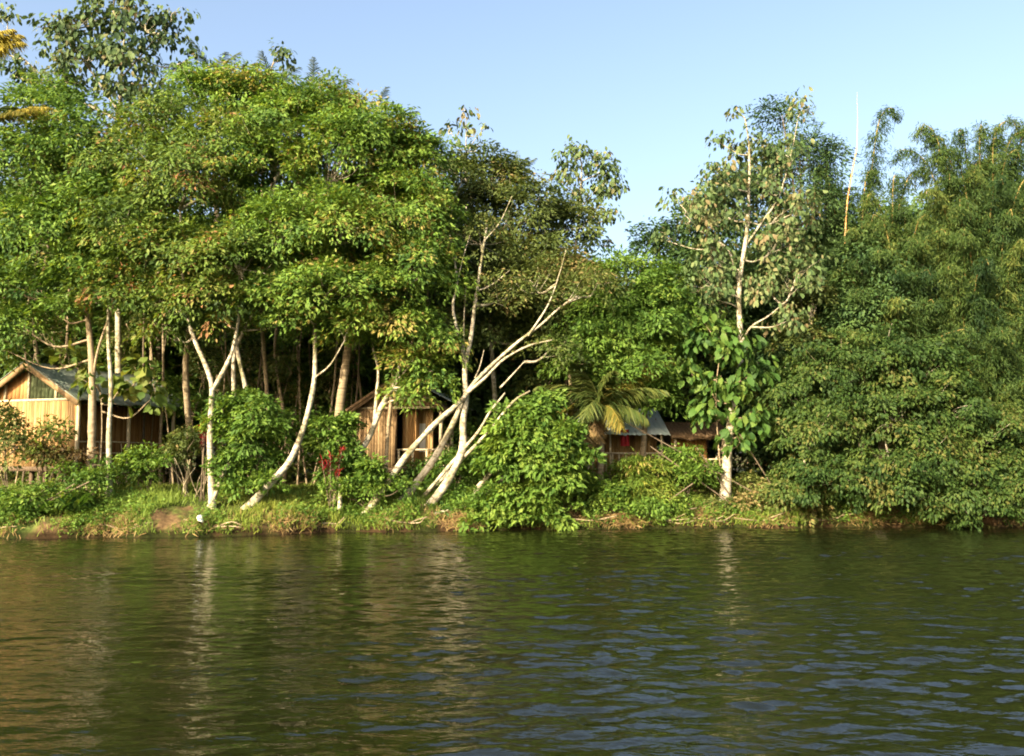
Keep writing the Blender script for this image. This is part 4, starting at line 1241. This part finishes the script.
def hut(label, px, Y, yaw, W, Dp, zf, ze, za, wall, roofm, ver, seed, gable='open', front_split=None, over=.3):
    """gabled stilt hut; local origin = front right corner on the ground, front = the plane y 0, x from -W to 0"""
    c = P(px, HZ, Y)
    g0 = float(gz(c[0], Y))
    root = empty('bamboo_hut', (c[0], Y, 0), R(yaw))
    b = Boxes()
    b.box(-W, 0, .03, Dp, zf - .16, zf, .4)
    b.box(-W - .05, .05, -.03, .03, zf - .20, zf - .02, .8)
    b.build('floor_deck', 'darkwood', root)
    for x in (-W + .15, -W / 2, -.12):
        for y in (.2, Dp / 2, Dp - .2):
            b = Boxes()
            b.box(x - .07, x + .07, y - .07, y + .07, 0.6, zf - .16, .5)
            b.build('stilt', 'darkwood', root)
    xr = -ver                                     # recessed side wall
    zw = ze
    xf = 0 if front_split is None else front_split
    planks(-W, xf, zf, lambda x: zw, 0, w=.12).build('front_wall', wall, root)
    planks(.05, Dp - .1, zf, lambda x: zw - .05, xr, axis='y').build('side_wall', 'orangewall', root)
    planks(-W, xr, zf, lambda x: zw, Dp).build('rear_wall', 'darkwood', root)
    planks(.05, Dp - .1, zf, lambda x: zw - .05, -W + .03, axis='y').build('side_wall', wall, root)
    # gable frame and roof
    xa = -W / 2
    sl = (za - ze) / (W / 2 + over)
    zl = lambda x: za - abs(x - xa) * sl
    fr = Boxes()
    fr.box(-W, 0, -.05, .0, zw, zw + .09, .7)
    for x in (-W * .78, -W * .53, -W * .24):
        fr.box(x - .05, x + .05, -.045, .03, zw + .09, zl(x) - .09, .8)
    fr.build('gable_frame', 'post', root)
    def tri(x0, x1, y, mat, nm):
        b = planks(x0, x1, zw + .09, lambda x: zl(x) - .12, y, w=.2, th=.015)
        b.build(nm, mat, root)
    if gable == 'open':
        tri(-W * .97, -W * .55, .04, 'orangewall', 'gable_panel')
        tri(-W * .52, -W * .06, .04, 'screen', 'gable_screen')
    else:
        tri(-W * .97, -W * .03, .04, wall, 'gable_panel')
    for s in (-1, 1):
        xe = xa + s * (W / 2 + over)
        bb = Boxes()
        bb.beam((xa, -.36, za - .14), (xe, -.36, ze - .14), .05, .26, .75)
        bb.build('barge_board', 'woven' if roofm != 'thatch' else 'thatch', root)
        tin_sheet((xa, -.42, za), (xa, Dp + .3, za), (xe, Dp + .3, ze), (xe, -.42, ze), mat=roofm, parent=root, jag=.05,
                  th=.02 if roofm != 'thatch' else .12)
    # veranda posts and rail
    ys = [0.0, Dp * .44, Dp * .88]
    for y in ys:
        tb = Tubes()
        tb.add(np.array([[-.02, y - .02, .9], [-.01, y - .02, zf + 1], [0, y - .02, ze + .12]]), .085, .075, k=8, sub=3)
        tb.build('post', M['post'], root, True)
    rl = Tubes()
    for z in (.95, .5):
        rl.add(np.array([[0, .05, zf + z], [.01, Dp * .44, zf + z + .02], [0, Dp * .88, zf + z - .02]]), .03, .028, k=6, sub=3)
    for y in np.linspace(.5, Dp * .85, 9):
        rl.add(np.array([[0, y, zf + .02], [.02, y + .03, zf + .5], [0, y, zf + .95]]), .018, .018, k=5, sub=2)
    rl.build('railing', M['post'], root, True)
    tag(root, label, 'hut')
    return root


h1 = hut('bamboo stilt hut with open gable and weathered green roof at the left', 77, 34.5, -20, 5.0, 6.0, 2.36, 4.93, 6.52, 'plank', 'tin', 1.3, 1)
h2 = hut('brown woven stilt hut half hidden by the leaning white trunks', 441, 37.2, -8, 3.7, 5.0, 2.3, 4.75, 6.15, 'woven', 'thatch', 1.1, 2, gable='closed', front_split=-1.9)
# recessed front room of the middle hut: lit bamboo wall with a white curtain
b = planks(-1.85, -.5, 2.3, lambda x: 4.75, .7)
b.build('recessed_wall', 'plank', h2)
rg = np.random.default_rng(5)
u = np.linspace(0, 1, 18)
V = np.array([[-1.25 + .42 * t, .64 + .03 * math.sin(t * 26), z] for z in (2.95, 3.5, 4.15) for t in u])
f = np.array([[r * 18 + i, r * 18 + i + 1, r * 18 + i + 19, r * 18 + i + 18] for r in range(2) for i in range(17)])
link('curtain', mesh_from('curtain', V, f, 4, M['curtain'], smooth=True), h2)
bl = tin_sheet((-1.3, .8, 5.95), (-1.3, 5.5, 5.95), (.6, 5.5, 4.95), (.6, .8, 4.95), name='tin_cover', mat='bluetin', parent=h2, jag=.04)
b = Boxes()
for x in (-1.8, -1.2, -.6, -.05):
    b.box(x - .04, x + .04, -.08, -.032, 2.3, 3.0, .7)
b.box(-1.85, .02, -.09, -.03, 3.0, 3.07, .8)
b.build('front_railing', 'post', h2)

# hut with the blue tin roof
c = P(556, HZ, 38.5)
h3 = empty('tin_roofed_hut', (c[0], 38.5, 0))
W3 = (658 - 556) / F * 38.5
b = Boxes(); b.box(0, W3, -.9, 3, 1.9, 2.05, .5); b.build('floor_deck', 'darkwood', h3)
for x in (.1, W3 * .5, W3 - .1):
    for y in (-.8, 2.8):
        b = Boxes(); b.box(x - .06, x + .06, y - .06, y + .06, .8, 1.9); b.build('stilt', 'darkwood', h3)
planks(0, W3, 2.05, lambda x: 3.95, .4).build('front_wall', 'plank', h3)
planks(0, .95, 2.05, lambda x: 4.5 - .3 * abs(x - .3), -.2).build('porch_screen', 'plank', h3)
planks(.4, 3, 2.05, lambda x: 4.4, 0.03, axis='y').build('side_wall', 'plank', h3)
planks(.4, 3, 2.05, lambda x: 4.4, W3, axis='y').build('side_wall', 'orangewall', h3)
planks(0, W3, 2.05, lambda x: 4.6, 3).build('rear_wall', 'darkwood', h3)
tin_sheet((.5, 1.9, 4.95), (W3 + .25, 1.9, 4.95), (W3 + .35, -1.1, 3.68), (.4, -1.1, 3.72), mat='bluetin', parent=h3, jag=.03, pitch=.2)
tin_sheet((.5, 1.9, 4.95), (W3 + .25, 1.9, 4.95), (W3 + .25, 3.6, 4.2), (.5, 3.6, 4.2), mat='bluetin', parent=h3, jag=.03, pitch=.2)
for x in (1.32, 2.25, W3):
    tb = Tubes(); tb.add(np.array([[x, -.8, 1.2], [x + .02, -.8, 2.6], [x, -.8, 3.75]]), .05, .045, k=7, sub=3); tb.build('post', M['post'], h3, True)
b = Boxes()
for x in np.arange(.95, W3, .28):
    b.box(x - .025, x + .025, -.86, -.82, 2.05, 2.85, .5)
b.box(.9, W3, -.88, -.80, 2.85, 2.92, .7)
b.build('railing', 'post', h3)
tag(h3, 'low wooden hut with pale blue tin roof behind the yellow palm', 'hut')

c4 = P(672, HZ, 38.3)
h4 = empty('thatched_shelter', (c4[0], 38.3, 0))
W4 = (722 - 672) / F * 38.3
b = Boxes(); b.box(0, W4, -.5, 2.5, 1.95, 2.1, .5); b.build('floor_deck', 'darkwood', h4)
planks(0, W4 * .72, 2.1, lambda x: 3.75, .2).build('front_wall', 'orangewall', h4)
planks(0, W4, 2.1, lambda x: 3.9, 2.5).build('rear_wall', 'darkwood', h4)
tin_sheet((-.1, 1.5, 4.3), (W4 + .2, 1.5, 4.3), (W4 + .3, -.8, 3.62), (-.15, -.8, 3.62), mat='thatch', parent=h4, th=.14, jag=.06)
for x in (.05, W4 - .08):
    tb = Tubes(); tb.add(np.array([[x, -.55, 1.0], [x + .01, -.55, 2.4], [x, -.55, 3.62]]), .06, .055, k=7, sub=3); tb.build('post', M['post'], h4, True)
b = Boxes()
b.beam((W4 * .72, -.5, 2.2), (W4 - .1, -.5, 3.2), .05, .05, .8)
b.box(W4 * .6, W4, -.55, -.47, 2.6, 2.66, .7)
b.build('brace', 'post', h4)
tag(h4, 'open brown thatched shelter left of the tall white trunk', 'shelter')

# red cloth hung on the porch of the tin roofed hut
cc = P(625, 439, 37.6)
root = empty('red_cloth', tuple(cc - np.array([0, 0, .45])))
u = np.linspace(0, 1, 14)
V = []
for z in np.linspace(.15, .85, 6):
    for t in u:
        V.append([(-.19 + .38 * t) * (1 - .18 * z / .95 * (1 if t > .5 else .4)), .05 * math.sin(t * 15 + z * 2), z])
V = np.array(V)
f = np.array([[r * 14 + i, r * 14 + i + 1, r * 14 + i + 15, r * 14 + i + 14] for r in range(5) for i in range(13)])
n = len(V)
me = mesh_from('red_cloth', np.vstack([V, V + np.array([0, .015, 0])]), np.vstack([f, f[:, ::-1] + n]), 4, M['redcloth'], smooth=True)
link('cloth', me, root)
tag(root, 'red cloth hanging on the porch under the pale blue tin roof', 'cloth')

# white scrap at the water line
cs = P(200, 528, 30.75)
cs[2] = float(gz(cs[0], cs[1])) + .02
rg = np.random.default_rng(9)
V = []
for i in range(5):
    for j in range(8):
        a = j / 8 * 6.283
        r = .16 * (1 - .1 * i) * (1 + .25 * rg.normal() * .6)
        V.append([r * math.cos(a), r * math.sin(a), i * .06 + .02 * rg.normal()])
f = [[i * 8 + j, i * 8 + (j + 1) % 8, (i + 1) * 8 + (j + 1) % 8, (i + 1) * 8 + j] for i in range(4) for j in range(8)]
f.append([32, 34, 36, 38]); f.append([0, 6, 4, 2])
o = link('plastic_bag', mesh_from('plastic_bag', np.array(V), np.array(f), 4, M['plastic']), None, cs)
tag(o, 'crumpled white plastic bag lying at the water edge below the forked tree', 'bag')
